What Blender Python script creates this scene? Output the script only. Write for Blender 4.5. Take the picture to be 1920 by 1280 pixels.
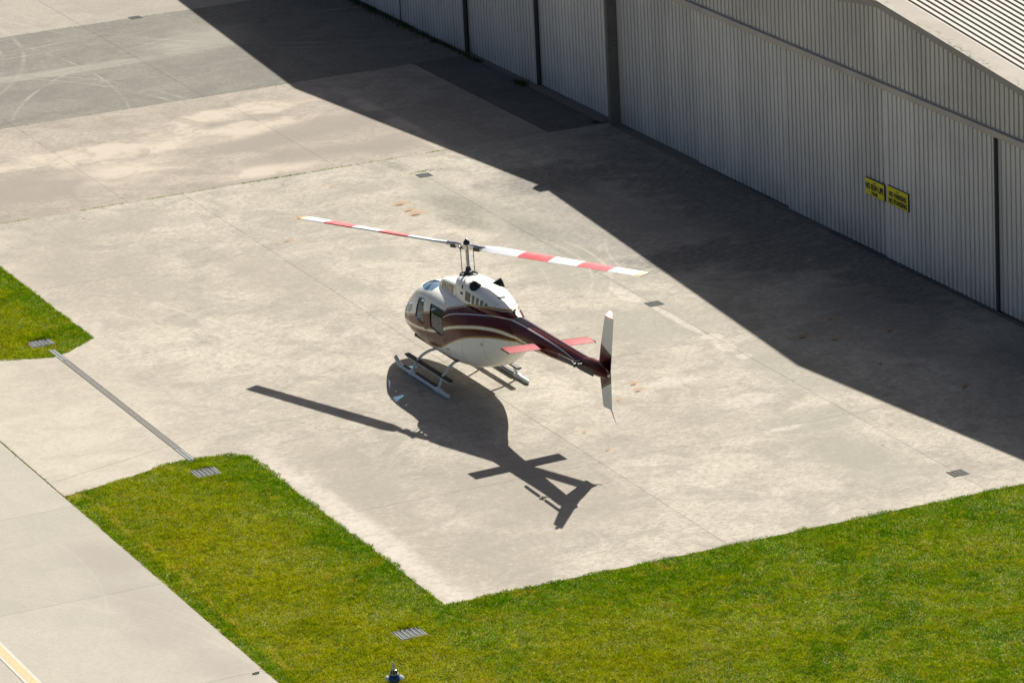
import bpy, bmesh, math, random
import numpy as np
from mathutils import Vector, Matrix
from mathutils.bvhtree import BVHTree

random.seed(7); RNG = np.random.default_rng(11)
for o in list(bpy.data.objects): bpy.data.objects.remove(o)
S = bpy.context.scene
COL = S.collection
R_ = math.radians

# ---------------------------------------------------------------- camera
cd = bpy.data.cameras.new('camera'); cam = bpy.data.objects.new('camera', cd); COL.objects.link(cam)
pitch, roll, yaw = 0.30682384, -0.05121375, 0.41524893
f_ = Vector((math.sin(yaw)*math.cos(pitch), math.cos(yaw)*math.cos(pitch), -math.sin(pitch)))
r0 = Vector((math.cos(yaw), -math.sin(yaw), 0)); u0 = r0.cross(f_)
r_ = math.cos(roll)*r0 + math.sin(roll)*u0; u_ = -math.sin(roll)*r0 + math.cos(roll)*u0
cam.matrix_world = Matrix(((r_.x, u_.x, -f_.x, -36.095), (r_.y, u_.y, -f_.y, -84.096), (r_.z, u_.z, -f_.z, 29.809), (0, 0, 0, 1)))
cd.sensor_width = 36; cd.sensor_fit = 'HORIZONTAL'; cd.lens = 8436/1920*36
cd.clip_start = 1; cd.clip_end = 3000
S.camera = cam
S.render.resolution_x, S.render.resolution_y = 1024, 682

# ---------------------------------------------------------------- daylight
SUN = Vector((0.898, 0.992, 1.0)).normalized()          # towards the sun
W = bpy.data.worlds.new('World'); S.world = W; W.use_nodes = True
nt = W.node_tree; nt.nodes.clear()
sky = nt.nodes.new('ShaderNodeTexSky'); sky.sky_type = 'NISHITA'; sky.sun_disc = False
sky.sun_elevation = math.asin(SUN.z); sky.sun_rotation = math.atan2(SUN.x, SUN.y)
sky.air_density = 0.5; sky.dust_density = 2.2; sky.ozone_density = 0.0
bg = nt.nodes.new('ShaderNodeBackground'); bg.inputs['Strength'].default_value = 0.05
wo = nt.nodes.new('ShaderNodeOutputWorld')
nt.links.new(sky.outputs[0], bg.inputs[0]); nt.links.new(bg.outputs[0], wo.inputs[0])
sl = bpy.data.lights.new('sun', 'SUN'); sl.energy = 5.0; sl.angle = R_(0.53); sl.color = (1.0, 0.94, 0.85)
so = bpy.data.objects.new('sun', sl); COL.objects.link(so); so.location = (40, 45, 60)
so.rotation_euler = (-SUN).to_track_quat('-Z', 'Y').to_euler()
S.view_settings.view_transform = 'Standard'; S.view_settings.look = 'None'
S.view_settings.gamma = 1; S.view_settings.use_curve_mapping = False
S.view_settings.exposure = 0.80

# ---------------------------------------------------------------- helpers
def thing(name, label, cat, loc=(0, 0, 0), rz=0, group=None):
    o = bpy.data.objects.new(name, None); COL.objects.link(o)
    o.location = loc; o.rotation_euler = (0, 0, rz); o.empty_display_size = .2
    tag(o, label, cat, group); return o
def tag(o, label=None, cat=None, group=None, kind=None):
    for k, v in (('label', label), ('category', cat), ('group', group), ('kind', kind)):
        if v: o[k] = v
    return o
def add(name, me, m=None, parent=None, mw=None):
    o = bpy.data.objects.new(name, me); COL.objects.link(o)
    if m is not None and not me.materials: me.materials.append(m)
    if parent is not None: o.parent = parent
    if mw is not None: o.matrix_basis = mw
    return o
def mesh(v, f, smooth=None, name='m'):
    me = bpy.data.meshes.new(name); me.from_pydata([tuple(map(float, p)) for p in v], [], [tuple(map(int, q)) for q in f]); me.update()
    bm = bmesh.new(); bm.from_mesh(me); bmesh.ops.recalc_face_normals(bm, faces=bm.faces); bm.to_mesh(me); bm.free()
    if smooth is not None: shade(me, smooth)
    return me
def shade(me, ang=40):
    me.polygons.foreach_set('use_smooth', [True]*len(me.polygons)); me.set_sharp_from_angle(angle=R_(ang))
class MB:
    """collects simple solids into one mesh"""
    def __init__(s): s.v = []; s.f = []
    def raw(s, v, f):
        k = len(s.v); s.v += [tuple(p) for p in v]; s.f += [tuple(i+k for i in q) for q in f]; return s
    def box(s, a, b, M=None):
        (x0, y0, z0), (x1, y1, z1) = a, b
        v = [(x0,y0,z0),(x1,y0,z0),(x1,y1,z0),(x0,y1,z0),(x0,y0,z1),(x1,y0,z1),(x1,y1,z1),(x0,y1,z1)]
        if M is not None: v = [tuple(M @ Vector(p)) for p in v]
        return s.raw(v, [(0,3,2,1),(4,5,6,7),(0,1,5,4),(1,2,6,5),(2,3,7,6),(3,0,4,7)])
    def tube(s, pts, r, n=10, cap=True, sq=None):
        pts = [Vector(p) for p in pts]; rs = r if isinstance(r, (list, tuple)) else [r]*len(pts)
        base = len(s.v); up = Vector((0, 0, 1))
        t0 = (pts[1]-pts[0]).normalized(); a = t0.orthogonal().normalized() if abs(t0.z) > .9 else t0.cross(up).normalized()
        for i, p in enumerate(pts):
            t = (pts[min(i+1, len(pts)-1)]-pts[max(i-1, 0)]).normalized()
            a = (a-t*a.dot(t)).normalized(); b = t.cross(a)
            for j in range(n):
                w = 2*math.pi*j/n; ca, sb = math.cos(w), math.sin(w)
                if sq: ca, sb = ca*sq[0], sb*sq[1]
                s.v.append(tuple(p+a*ca*rs[i]+b*sb*rs[i]))
        for i in range(len(pts)-1):
            for j in range(n):
                k = base+i*n; s.f.append((k+j, k+(j+1) % n, k+n+(j+1) % n, k+n+j))
        if cap:
            s.f.append(tuple(base+j for j in range(n))[::-1]); k = base+(len(pts)-1)*n; s.f.append(tuple(k+j for j in range(n)))
        return s
    def lathe(s, prof, c=(0, 0, 0), n=24, M=None):
        base = len(s.v)
        for (rr, z) in prof:
            for j in range(n):
                w = 2*math.pi*j/n; p = Vector((rr*math.cos(w), rr*math.sin(w), z))
                if M is not None: p = M @ p
                s.v.append(tuple(p+Vector(c)))
        for i in range(len(prof)-1):
            for j in range(n):
                k = base+i*n; s.f.append((k+j, k+(j+1) % n, k+n+(j+1) % n, k+n+j))
        s.f.append(tuple(base+j for j in range(n))[::-1]); k = base+(len(prof)-1)*n; s.f.append(tuple(k+j for j in range(n)))
        return s
    def prism(s, poly, a, b, axis='y'):
        n = len(poly)
        mk = {'y': lambda p, t: (p[0], t, p[1]), 'z': lambda p, t: (p[0], p[1], t), 'x': lambda p, t: (t, p[0], p[1])}[axis]
        return s.raw([mk(p, a) for p in poly]+[mk(p, b) for p in poly], [tuple(range(n))[::-1], tuple(range(n, 2*n))]+[(i, (i+1) % n, n+(i+1) % n, n+i) for i in range(n)])
    def me(s, smooth=None): return mesh(s.v, s.f, smooth)
    def build(s, name, m, parent=None, smooth=None, mw=None): return add(name, s.me(smooth), m, parent, mw)
def bevel(o, w, seg=2):
    b = o.modifiers.new('bevel', 'BEVEL'); b.width = w; b.segments = seg; b.limit_method = 'ANGLE'; b.angle_limit = R_(40); return o
def pchip(xs, ys, x):
    xs, ys = np.array(xs, float), np.array(ys, float)
    if xs[0] > xs[-1]: xs, ys = xs[::-1], ys[::-1]
    h = np.diff(xs); d = np.diff(ys)/h; m = np.zeros(len(xs))
    for i in range(1, len(xs)-1):
        if d[i-1]*d[i] > 0:
            w1, w2 = 2*h[i]+h[i-1], h[i]+2*h[i-1]; m[i] = (w1+w2)/(w1/d[i-1]+w2/d[i])
    m[0], m[-1] = d[0], d[-1]
    x = np.clip(x, xs[0], xs[-1]); k = np.clip(np.searchsorted(xs, x)-1, 0, len(h)-1); t = (x-xs[k])/h[k]
    return (1+2*t)*(1-t)**2*ys[k]+t*(1-t)**2*h[k]*m[k]+t*t*(3-2*t)*ys[k+1]+t*t*(t-1)*h[k]*m[k+1]
def loft(T, xs, N=56, y0=0):
    """T: rows x, zb, zt, half width, z of greatest width, exponent top, exponent bottom"""
    T = np.array(T, float); v = []; f = []
    for x in xs:
        zb, zt, w, zm, et, eb = [float(pchip(T[:, 0], T[:, k], np.array([x]))[0]) for k in range(1, 7)]
        for j in range(N):
            a = 2*math.pi*j/N; c, s = math.cos(a), math.sin(a); e = et if s >= 0 else eb
            v.append((x, y0+w*math.copysign(abs(c)**(2/e), c), zm+(zt-zm if s >= 0 else zm-zb)*math.copysign(abs(s)**(2/e), s)))
    for i in range(len(xs)-1):
        for j in range(N):
            k = i*N; f.append((k+j, k+(j+1) % N, k+N+(j+1) % N, k+N+j))
    f.append(tuple(range(N))); k = (len(xs)-1)*N; f.append(tuple(range(k, k+N))[::-1])
    return np.array(v), f
def inset(me, d):
    m2 = me.copy(); co = np.empty(len(me.vertices)*3); m2.vertices.foreach_get('co', co)
    no = np.empty(len(me.vertices)*3); m2.vertices.foreach_get('normal', no); m2.vertices.foreach_set('co', co-no*d); m2.update(); return m2
def boolean(me, cuts, thick=0):
    """me (optionally made a shell) cut with a list of (operation, mesh); the result is a new mesh"""
    tmp = []; o = bpy.data.objects.new('tmp', me); COL.objects.link(o); tmp.append(o)
    if thick:
        s = o.modifiers.new('s', 'SOLIDIFY'); s.thickness = thick; s.offset = -1
    for op, c in cuts:
        k = bpy.data.objects.new('tmp', c); COL.objects.link(k); tmp.append(k)
        b = o.modifiers.new('b', 'BOOLEAN'); b.operation = op; b.object = k; b.solver = 'EXACT'
    bpy.context.view_layer.update(); dg = bpy.context.evaluated_depsgraph_get()
    r = bpy.data.meshes.new_from_object(o.evaluated_get(dg))
    for t in tmp: bpy.data.objects.remove(t)
    r.materials.clear(); return r
def text_mesh(s, size, depth=0, bold=0, align='CENTER'):
    c = bpy.data.curves.new('t', 'FONT'); c.body = s; c.size = size; c.align_x = align; c.align_y = 'CENTER'; c.offset = bold; c.extrude = depth; c.resolution_u = 3
    o = bpy.data.objects.new('tmp', c); COL.objects.link(o); bpy.context.view_layer.update()
    m = bpy.data.meshes.new_from_object(o.evaluated_get(bpy.context.evaluated_depsgraph_get())); bpy.data.objects.remove(o)
    m.materials.clear(); return m

# ---------------------------------------------------------------- materials
class NT:
    def __init__(s, name):
        s.m = bpy.data.materials.new(name); s.m.use_nodes = True; s.t = s.m.node_tree
        s.b = s.t.nodes['Principled BSDF']; s.out = s.t.nodes['Material Output']
        s.co = s.n('TexCoord').outputs['Object']
    def n(s, typ, ins=None, **kw):
        q = s.t.nodes.new('ShaderNode'+typ)
        for k, v in kw.items(): setattr(q, k, v)
        if ins:
            for k, v in ins.items(): s.set(q.inputs[k], v)
        return q
    def set(s, sock, v):
        if isinstance(v, bpy.types.NodeSocket): s.t.links.new(v, sock)
        else:
            if isinstance(v, (tuple, list)) and len(v) == 3 and sock.type == 'RGBA': v = (*v, 1)
            sock.default_value = v
    def math(s, op, a, b=0.0, c=0.0, clamp=False):
        q = s.n('Math', {0: a, 1: b, 2: c}, operation=op); q.use_clamp = clamp; return q.outputs[0]
    def mix(s, fac, a, b, mode='MIX'):
        q = s.n('Mix', data_type='RGBA', blend_type=mode); s.set(q.inputs[0], fac); s.set(q.inputs[6], a); s.set(q.inputs[7], b); return q.outputs[2]
    def noise(s, scale, detail=4, rough=.55, co=None, dist=0, lo=None, hi=None, stretch=None, col=False):
        co = co or s.co
        if stretch: co = s.n('Mapping', {'Vector': co, 'Scale': stretch}).outputs[0]
        q = s.n('TexNoise', {'Vector': co, 'Scale': scale, 'Detail': detail, 'Roughness': rough, 'Distortion': dist})
        o = q.outputs[1 if col else 0]
        return o if lo is None else s.ramp(o, lo, hi)
    def ramp(s, v, lo, hi, a=0.0, b=1.0):
        q = s.n('MapRange', {0: v, 1: lo, 2: hi, 3: a, 4: b}, interpolation_type='SMOOTHSTEP'); return q.outputs[0]
    def xyz(s, co=None): return s.n('SeparateXYZ', {0: co or s.co}).outputs
    def p(s, **kw):
        for k, v in kw.items(): s.set(s.b.inputs[k.replace('_', ' ')], v)
        return s
    def bump(s, h, strength=.3, dist=.01):
        s.set(s.b.inputs['Normal'], s.n('Bump', {'Height': h, 'Strength': strength, 'Distance': dist}).outputs[0]); return s
def plain(name, col, rough=.5, metal=0, var=.15, scale=12, coat=0, spec=.5):
    t = NT(name); n = t.noise(scale, 4, .6)
    c = t.mix(t.ramp(n, .3, .7), tuple(x*(1-var) for x in col), tuple(min(1, x*(1+var)) for x in col))
    t.p(Base_Color=c, Roughness=t.ramp(n, .2, .8, rough*.85, min(1, rough*1.15)), Metallic=metal, Coat_Weight=coat, Specular_IOR_Level=spec); return t.m

def blob(t, x, y, cx, cy, rx, ry, ang=0, soft=.5, warp=None, w=.5):
    """soft-edged patch of its own shape at a place on the ground"""
    ca, sa = math.cos(ang), math.sin(ang)
    dx = t.math('SUBTRACT', x, cx); dy = t.math('SUBTRACT', y, cy)
    u = t.math('DIVIDE', t.math('ADD', t.math('MULTIPLY', dx, ca), t.math('MULTIPLY', dy, sa)), rx)
    v = t.math('DIVIDE', t.math('SUBTRACT', t.math('MULTIPLY', dy, ca), t.math('MULTIPLY', dx, sa)), ry)
    d = t.math('SQRT', t.math('ADD', t.math('MULTIPLY', u, u), t.math('MULTIPLY', v, v)))
    if warp is not None: d = t.math('ADD', d, t.math('MULTIPLY', t.math('SUBTRACT', warp, .5), w*2))
    return t.ramp(d, 1-soft, 1+soft, 1, 0)
def ring(t, x, y, cx, cy, r, wid):
    dx = t.math('SUBTRACT', x, cx); dy = t.math('SUBTRACT', y, cy)
    d = t.math('SQRT', t.math('ADD', t.math('MULTIPLY', dx, dx), t.math('MULTIPLY', dy, dy)))
    brk = t.noise(.9, 5, .75, lo=.36, hi=.56)
    return t.math('MULTIPLY', t.ramp(t.math('ABSOLUTE', t.math('SUBTRACT', d, r)), wid*.15, wid*.75, 1, 0), brk)
def addup(t, L):
    r = L[0]
    for q in L[1:]: r = t.math('ADD', r, q)
    return t.math('MINIMUM', r, 1.0)

def concrete(name, base, dark, light, amt=.6, extra=None, seed=0.0, grey=.5, smooth=None):
    t = NT(name); X, Y, Z = t.xyz()
    if smooth: amt = t.ramp(X, smooth[0], smooth[1], amt*.4, amt)
    co = t.n('VectorMath', {0: t.co, 1: (seed, seed*1.7, 0)}, operation='ADD').outputs[0]
    big = t.noise(.17, 6, .62, co, 1.4, .40, .62)
    mid = t.noise(.8, 7, .70, co, .8, .42, .64)
    sml = t.noise(5.2, 6, .78, co, .4, .40, .66)
    fine = t.noise(24, 5, .8, co)
    strk = t.noise(1.5, 6, .72, co, .7, .46, .68, stretch=(.4, 1.5, 1))
    A = lambda q: t.math('MULTIPLY', amt, q) if smooth else amt*q
    spk = t.noise(11, 6, .82, co, .3, .47, .64, stretch=(.7, 1.3, 1))
    pale = t.noise(2.6, 7, .75, co, 1.0, .50, .66)
    c = t.mix(t.math('MULTIPLY', big, A(grey)), base, dark)
    c = t.mix(t.math('MULTIPLY', mid, A(.75)), c, dark)
    c = t.mix(t.math('MULTIPLY', strk, A(.22)), c, light)
    c = t.mix(t.math('MULTIPLY', sml, A(.45)), c, dark)
    c = t.mix(t.math('MULTIPLY', pale, A(.25)), c, light)
    c = t.mix(t.math('MULTIPLY', spk, A(.72)), c, tuple(q*.72 for q in dark))
    c = t.mix(t.ramp(fine, .35, .75, .0, .28), c, tuple(q*.5 for q in base))
    info = t.n('ObjectInfo').outputs['Random']
    c = t.mix(1.0, c, t.n('CombineColor', {0: t.ramp(info, 0, 1, .93, 1.0), 1: t.ramp(info, 0, 1, .93, 1.0), 2: t.ramp(info, 0, 1, .925, 1.0)}).outputs[0], 'MULTIPLY')
    if extra: c = extra(t, X, Y, c, mid, sml, fine)
    t.p(Base_Color=c, Roughness=t.ramp(fine, .2, .8, .75, .95), Specular_IOR_Level=.25)
    t.bump(t.math('ADD', t.math('MULTIPLY', sml, .5), fine), .25, .006); return t.m

def pad_marks(t, X, Y, c, mid, sml, fine):
    warp = t.noise(6, 4, .6); w2 = t.noise(1.6, 5, .65)
    brk_ = t.noise(6.5, 6, .82, lo=.42, hi=.64)
    # grey damp-looking wear beside the drain line
    g = addup(t, [blob(t, X, Y, 5.5, 14.5, .5, 1.1, 0, .4, w2, .5), blob(t, X, Y, 5.3, 12.2, .9, 2.0, .1, .45, w2, .5), blob(t, X, Y, 5.75, 9.2, .8, 2.8, 0, .45, w2, .5), blob(t, X, Y, 5.2, 6.4, .9, 1.8, 0, .5, w2, .6),
                  blob(t, X, Y, 4.9, 1.5, 1.7, 1.4, 0, .5, w2, .5), blob(t, X, Y, 6.0, -3.0, .7, 1.9, 0, .5, w2, .5), blob(t, X, Y, 4.9, -6.3, 1.1, .7, 0, .5, w2, .5), blob(t, X, Y, 4.6, -9, .9, 1.6, 0, .6, w2, .5), blob(t, X, Y, 2.0, 9.9, .6, .6, 0, .5, w2, .5), blob(t, X, Y, .45, 8.0, .35, .6, 0, .5, w2, .5)])
    c = t.mix(t.math('MULTIPLY', g, t.ramp(brk_, 0, 1, .8, .38)), c, (.25, .24, .195))
    g = addup(t, [blob(t, X, Y, 5.45, 16.9, .2, .6, .1, .4, warp, .6), blob(t, X, Y, 5.3, 12.7, .45, 1.0, .1, .5, warp, .8), blob(t, X, Y, 4.9, 11.2, .4, .8, .2, .5, warp, .8), blob(t, X, Y, 5.9, 9.6, .4, 1.1, .0, .5, warp, .8)])
    c = t.mix(t.math('MULTIPLY', g, t.ramp(brk_, 0, 1, .75, .34)), c, (.165, .155, .122))
    # brownish traffic film along the west edge and in the south corner
    g = addup(t, [blob(t, X, Y, -4.7, -5.5, .6, 3.6, -.05, .5, w2, .6), blob(t, X, Y, -4.2, -10.3, 1.2, 1.7, 0, .5, w2, .6), blob(t, X, Y, -1.9, -7.4, 1.8, 2.5, .2, .6, w2, .7), blob(t, X, Y, -4.3, 11.8, 1.5, 3.4, 0, .6, w2, .7), blob(t, X, Y, -.6, 9.4, 1.0, 2.4, .1, .6, w2, .7), blob(t, X, Y, -2.6, 15.8, 1.6, .8, .1, .6, w2, .7)])
    c = t.mix(t.math('MULTIPLY', g, t.ramp(brk_, 0, 1, .8, .38)), c, (.255, .23, .188))
    # blotches and oily film towards the hangar doors
    g = addup(t, [blob(t, X, Y, 8.3, 8.5, 2.2, 4.5, 0, .6, w2, .9), blob(t, X, Y, 9.9, -.5, 1.0, 2.0, 0, .6, w2, .9), blob(t, X, Y, 10.9, -5.5, 1.2, 1.5, 0, .6, w2, .9)])
    c = t.mix(t.math('MULTIPLY', g, t.ramp(brk_, 0, 1, .75, .34)), c, (.17, .165, .15))
    g = addup(t, [blob(t, X, Y, 10.9, 9.5, 1.3, 6.5, 0, .6, w2, 1.0), blob(t, X, Y, 11.2, 1.5, .9, 2.8, 0, .6, w2, 1.0), blob(t, X, Y, 9.6, 4.6, 1.3, 1.6, .3, .6, w2, 1.0), blob(t, X, Y, 7.9, 5.6, 1.5, .8, .1, .6, w2, 1.0), blob(t, X, Y, 8.4, 13.6, 1.6, 1.2, 0, .6, w2, 1.0)])
    c = t.mix(t.math('MULTIPLY', g, t.ramp(brk_, 0, 1, .8, .38)), c, (.105, .103, .095))
    # pale patched strips along the drain joint
    pl = addup(t, [blob(t, X, Y, 5.48, 3.75, .2, .7, 0, .12, warp, .35), blob(t, X, Y, 5.62, 1.4, .12, 1.3, 0, .1, warp, .3), blob(t, X, Y, 5.68, -.15, .28, .22, 0, .15, warp, .6), blob(t, X, Y, 5.62, -1.0, .2, .3, 0, .15, warp, .6), blob(t, X, Y, 5.65, -1.75, .17, .2, 0, .15, warp, .6),
                   blob(t, X, Y, 3.5, -2.5, .7, .25, 0, .5, warp, 1.0), blob(t, X, Y, 4.4, -4.4, .6, .35, 0, .5, warp, 1.0), blob(t, X, Y, 4.1, -6.45, .5, .12, 0, .3, warp, .8), blob(t, X, Y, -5.60, -7.4, .28, 5.0, 0, .45, w2, .7)])
    c = t.mix(t.math('MULTIPLY', pl, t.ramp(sml, 0, 1, .62, .2)), c, (.50, .465, .405))
    # thin tyre curves
    rg = addup(t, [ring(t, X, Y, 0.3, 7.6, 5.6, .07), ring(t, X, Y, 0.3, 7.4, 5.95, .08), ring(t, X, Y, -.4, 7.5, 5.2, .06), ring(t, X, Y, 12.6, 5.0, 6.3, .07), ring(t, X, Y, 13.2, 5.0, 6.3, .06)])
    rg = t.math('MULTIPLY', rg, blob(t, X, Y, 5.9, 5.6, 1.6, 3.4, 0, .6, w2, .9))
    rh = t.math('MULTIPLY', addup(t, [ring(t, X, Y, -9.5, 6.5, 5.2, .10), ring(t, X, Y, -9.5, 6.9, 6.1, .12), ring(t, X, Y, -10, 5.6, 7.0, .10)]), blob(t, X, Y, -3.9, 8.0, 1.8, 3.6, 0, .6, w2, .7))
    c = t.mix(t.math('MULTIPLY', addup(t, [rg, t.math('MULTIPLY', rh, .7)]), .32), c, (.50, .465, .40))
    # rust: a dark pit with an orange run
    rust = []; pit = []
    for (x, y, s) in ((4.17, 13.55, 1.0), (4.12, 12.92, .8), (4.13, 12.5, 1.15), (2.8, -2.15, .6), (2.68, -2.6, .65), (2.05, -2.95, .35), (.55, -4.44, .38), (.47, -5.7, .38), (7.35, -1.25, .7), (7.85, -1.8, .55), (9.15, -1.9, .6), (8.5, -.42, .5), (.65, 12.16, .5), (3.38, 16.0, .4), (8.6, -6.1, .6)):
        rust.append(blob(t, X, Y, x+.08*s, y+.1*s, .21*s, .15*s, .3, .8, warp, 1.2)); pit.append(blob(t, X, Y, x-.04, y-.05, .12*s, .065*s, .2, .35, warp, .35))
    c = t.mix(t.math('MULTIPLY', addup(t, rust), t.ramp(fine, .3, .7, .5, .85)), c, (.33, .19, .075))
    c = t.mix(t.math('MULTIPLY', addup(t, pit), .85), c, (.085, .04, .018))
    # small black specks
    sp = t.n('TexVoronoi', {'Vector': t.co, 'Scale': .55}).outputs['Distance']
    return t.mix(t.ramp(sp, .016, .032, .8, 0), c, (.04, .035, .03))
def mid_marks(t, X, Y, c, mid, sml, fine):
    w2 = t.noise(1.1, 5, .62)
    sand = addup(t, [blob(t, X, Y, 1.2, 22.4, 4.6, .85, .0, .3, w2, 1.0), blob(t, X, Y, 3.9, 24.2, 2.6, .6, .1, .35, w2, 1.0), blob(t, X, Y, -1.0, 20.3, 2.0, .9, 0, .5, w2, .6), blob(t, X, Y, 7.2, 20.8, .28, 3.6, 0, .4, w2, .5), blob(t, X, Y, 2.7, 18.4, 1.4, .5, .2, .5, w2, .5)])
    c = t.mix(t.math('MULTIPLY', sand, t.ramp(mid, 0, 1, .72, .3)), c, (.47, .41, .33))
    g = addup(t, [blob(t, X, Y, 3.6, 21.0, 1.5, .7, .2, .4, w2, .8), blob(t, X, Y, 5.6, 21.6, 1.8, .8, .1, .4, w2, .8), blob(t, X, Y, 3.8, 19.2, 1.2, .7, .1, .5, w2, .7), blob(t, X, Y, -3.2, 20.2, 1.8, 1.4, 0, .5, w2, .8), blob(t, X, Y, 6.1, 18.9, 1.2, .7, 0, .5, w2, .8)])
    return t.mix(t.math('MULTIPLY', g, .8), c, (.215, .19, .16))
def far_marks(t, X, Y, c, mid, sml, fine):
    w2 = t.noise(.8, 5, .6)
    rg = addup(t, [ring(t, X, Y, -9.5, 36.5, 10.6, .10), ring(t, X, Y, -9.5, 36.9, 11.3, .12), ring(t, X, Y, -6, 24.6, 9.2, .10), ring(t, X, Y, -6.3, 24.6, 9.9, .09), ring(t, X, Y, 14.5, 40.5, 11.8, .11), ring(t, X, Y, 14.9, 40.9, 12.9, .10),
                   ring(t, X, Y, 4.6, 20.2, 11.6, .09), ring(t, X, Y, 9, 22.5, 11.2, .1), ring(t, X, Y, 0.5, 46.5, 12.2, .10), ring(t, X, Y, .8, 46.5, 12.9, .09), ring(t, X, Y, -14, 30.3, 16.3, .08)])
    rg = t.math('MULTIPLY', rg, t.noise(.22, 4, .6, lo=.40, hi=.60))
    c = t.mix(t.math('MULTIPLY', rg, t.math('ADD', t.math('MULTIPLY', mid, .35), .25)), c, (.37, .35, .30))
    band = addup(t, [blob(t, X, Y, 1.0, 31.3, 4.5, .35, .0, .5, w2, .7), blob(t, X, Y, 6.2, 32.5, 1.6, 1.2, .3, .6, w2, .8)])
    return t.mix(t.math('MULTIPLY', band, .4), c, (.33, .315, .265))
def taxi_marks(t, X, Y, c, mid, sml, fine):
    w2 = t.noise(.9, 5, .62); L = t.noise(1.2, 5, .7, lo=.4, hi=.7, stretch=(2.2, .5, 1))
    g = addup(t, [blob(t, X, Y, -10.6, -6.2, .55, 1.0, .25, .7, w2, .7), blob(t, X, Y, -10.7, -8.8, .6, 1.2, .2, .8, w2, .7), blob(t, X, Y, -10.9, -10.6, .7, 1.0, .2, .8, w2, .7), blob(t, X, Y, -10.7, -12.6, .5, .9, .2, .8, w2, .7)])
    c = t.mix(t.math('MULTIPLY', g, .45), c, (.25, .225, .20))
    rg = t.math('MULTIPLY', addup(t, [ring(t, X, Y, -18.5, -13.5, 8.4, .07), ring(t, X, Y, -18.5, -13.2, 8.9, .06), ring(t, X, Y, -19.5, -12.5, 9.4, .07), ring(t, X, Y, -20, -6, 9.0, .06)]), .16)
    c = t.mix(rg, c, (.45, .425, .365))
    return t.mix(t.math('MULTIPLY', L, .22), c, (.28, .26, .225))
M_pad = concrete('concrete_pad', (.485, .445, .368), (.25, .230, .19), (.56, .515, .435), 1.0, pad_marks, smooth=(-9.0, -3.0))
M_mid = concrete('concrete_stained', (.385, .34, .28), (.225, .20, .165), (.47, .415, .34), 1.0, mid_marks, 13)
M_far = concrete('concrete_grey', (.205, .196, .162), (.12, .116, .10), (.29, .272, .228), .95, far_marks, 31)
M_beyond = concrete('concrete_beyond', (.33, .30, .25), (.23, .21, .18), (.41, .375, .32), .7, far_marks, 47)
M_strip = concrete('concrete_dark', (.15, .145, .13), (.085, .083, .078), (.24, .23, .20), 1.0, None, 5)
M_taxi = concrete('concrete_taxiway', (.405, .38, .318), (.325, .305, .265), (.43, .405, .345), .42, taxi_marks, 71)
M_joint = plain('joint_dirt', (.085, .075, .055), .95, 0, .4, 6)
M_soil = plain('soil', (.085, .07, .045), .95, 0, .4, 3)
M_yellow = plain('yellow_line_paint', (.50, .365, .19), .8, 0, .15, 9)
M_whitep = plain('white_line_paint', (.46, .44, .39), .8, 0, .12, 9)
M_black = plain('black_rubber', (.018, .018, .02), .6, 0, .3, 20)
M_galv = plain('galvanised_steel', (.15, .17, .178), .7, .2, .18, 25)
M_grate = plain('grate_mesh', (.06, .072, .076), .6, .3, .2, 30)
M_iron = plain('dark_iron', (.05, .056, .052), .8, .1, .25, 30)
M_chrome = plain('polished_steel', (.62, .62, .60), .25, 1.0, .08, 20)
M_dksteel = plain('dark_steel', (.07, .072, .075), .38, .7, .25, 25)
M_pit = plain('pit_dark', (.012, .012, .012), .9)

def steel_cladding(name, col, grime=.5):
    t = NT(name); X, Y, Z = t.xyz()
    n = t.noise(.5, 4, .6, lo=.35, hi=.7); s = t.noise(3, 4, .7, stretch=(1, 1, .12), lo=.5, hi=.85)
    sp = t.noise(9, 3, .7, lo=.66, hi=.8)
    dirt = t.ramp(Z, 0, .9, 1, 0)
    wn = t.n('TexWhiteNoise', {'W': t.math('FLOOR', t.math('DIVIDE', Y, .8))}, noise_dimensions='1D').outputs['Value']
    rd = t.n('ObjectInfo').outputs['Random']
    k = t.math('MULTIPLY', t.ramp(wn, 0, 1, .93, 1.04), t.ramp(rd, 0, 1, .92, 1.03))
    c = t.mix(1.0, col, t.n('CombineColor', {0: k, 1: k, 2: k}).outputs[0], 'MULTIPLY')
    c = t.mix(t.math('MULTIPLY', n, .3), c, tuple(q*.72 for q in col))
    c = t.mix(t.math('MULTIPLY', s, .4*grime), c, (.16, .14, .12))
    c = t.mix(t.math('MULTIPLY', sp, .3*grime), c, (.12, .10, .085))
    c = t.mix(t.math('MULTIPLY', dirt, t.math('MULTIPLY', n, .35)), c, (.17, .16, .15))
    t.p(Base_Color=c, Roughness=t.ramp(n, 0, 1, .45, .6), Metallic=.15); return t.m
M_clad = steel_cladding('grey_wall_cladding', (.68, .685, .655))
M_clad2 = steel_cladding('grey_gable_cladding', (.60, .59, .545))
M_beam = steel_cladding('beam_paint', (.50, .46, .41))
M_column = concrete('column_concrete', (.20, .19, .16), (.15, .14, .12), (.24, .23, .2), .6, None, 3)
def roof_mat():
    t = NT('roof_sheeting'); X, Y, Z = t.xyz()
    n = t.noise(.6, 4, .6, lo=.3, hi=.7)
    sp = t.noise(26, 4, .75, lo=.66, hi=.72)
    c = t.mix(n, (.42, .385, .335), (.48, .44, .385)); c = t.mix(t.math('MULTIPLY', sp, .35), c, (.16, .14, .10))
    t.p(Base_Color=c, Roughness=.7, Specular_IOR_Level=.2); return t.m
M_roof = roof_mat()
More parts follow.
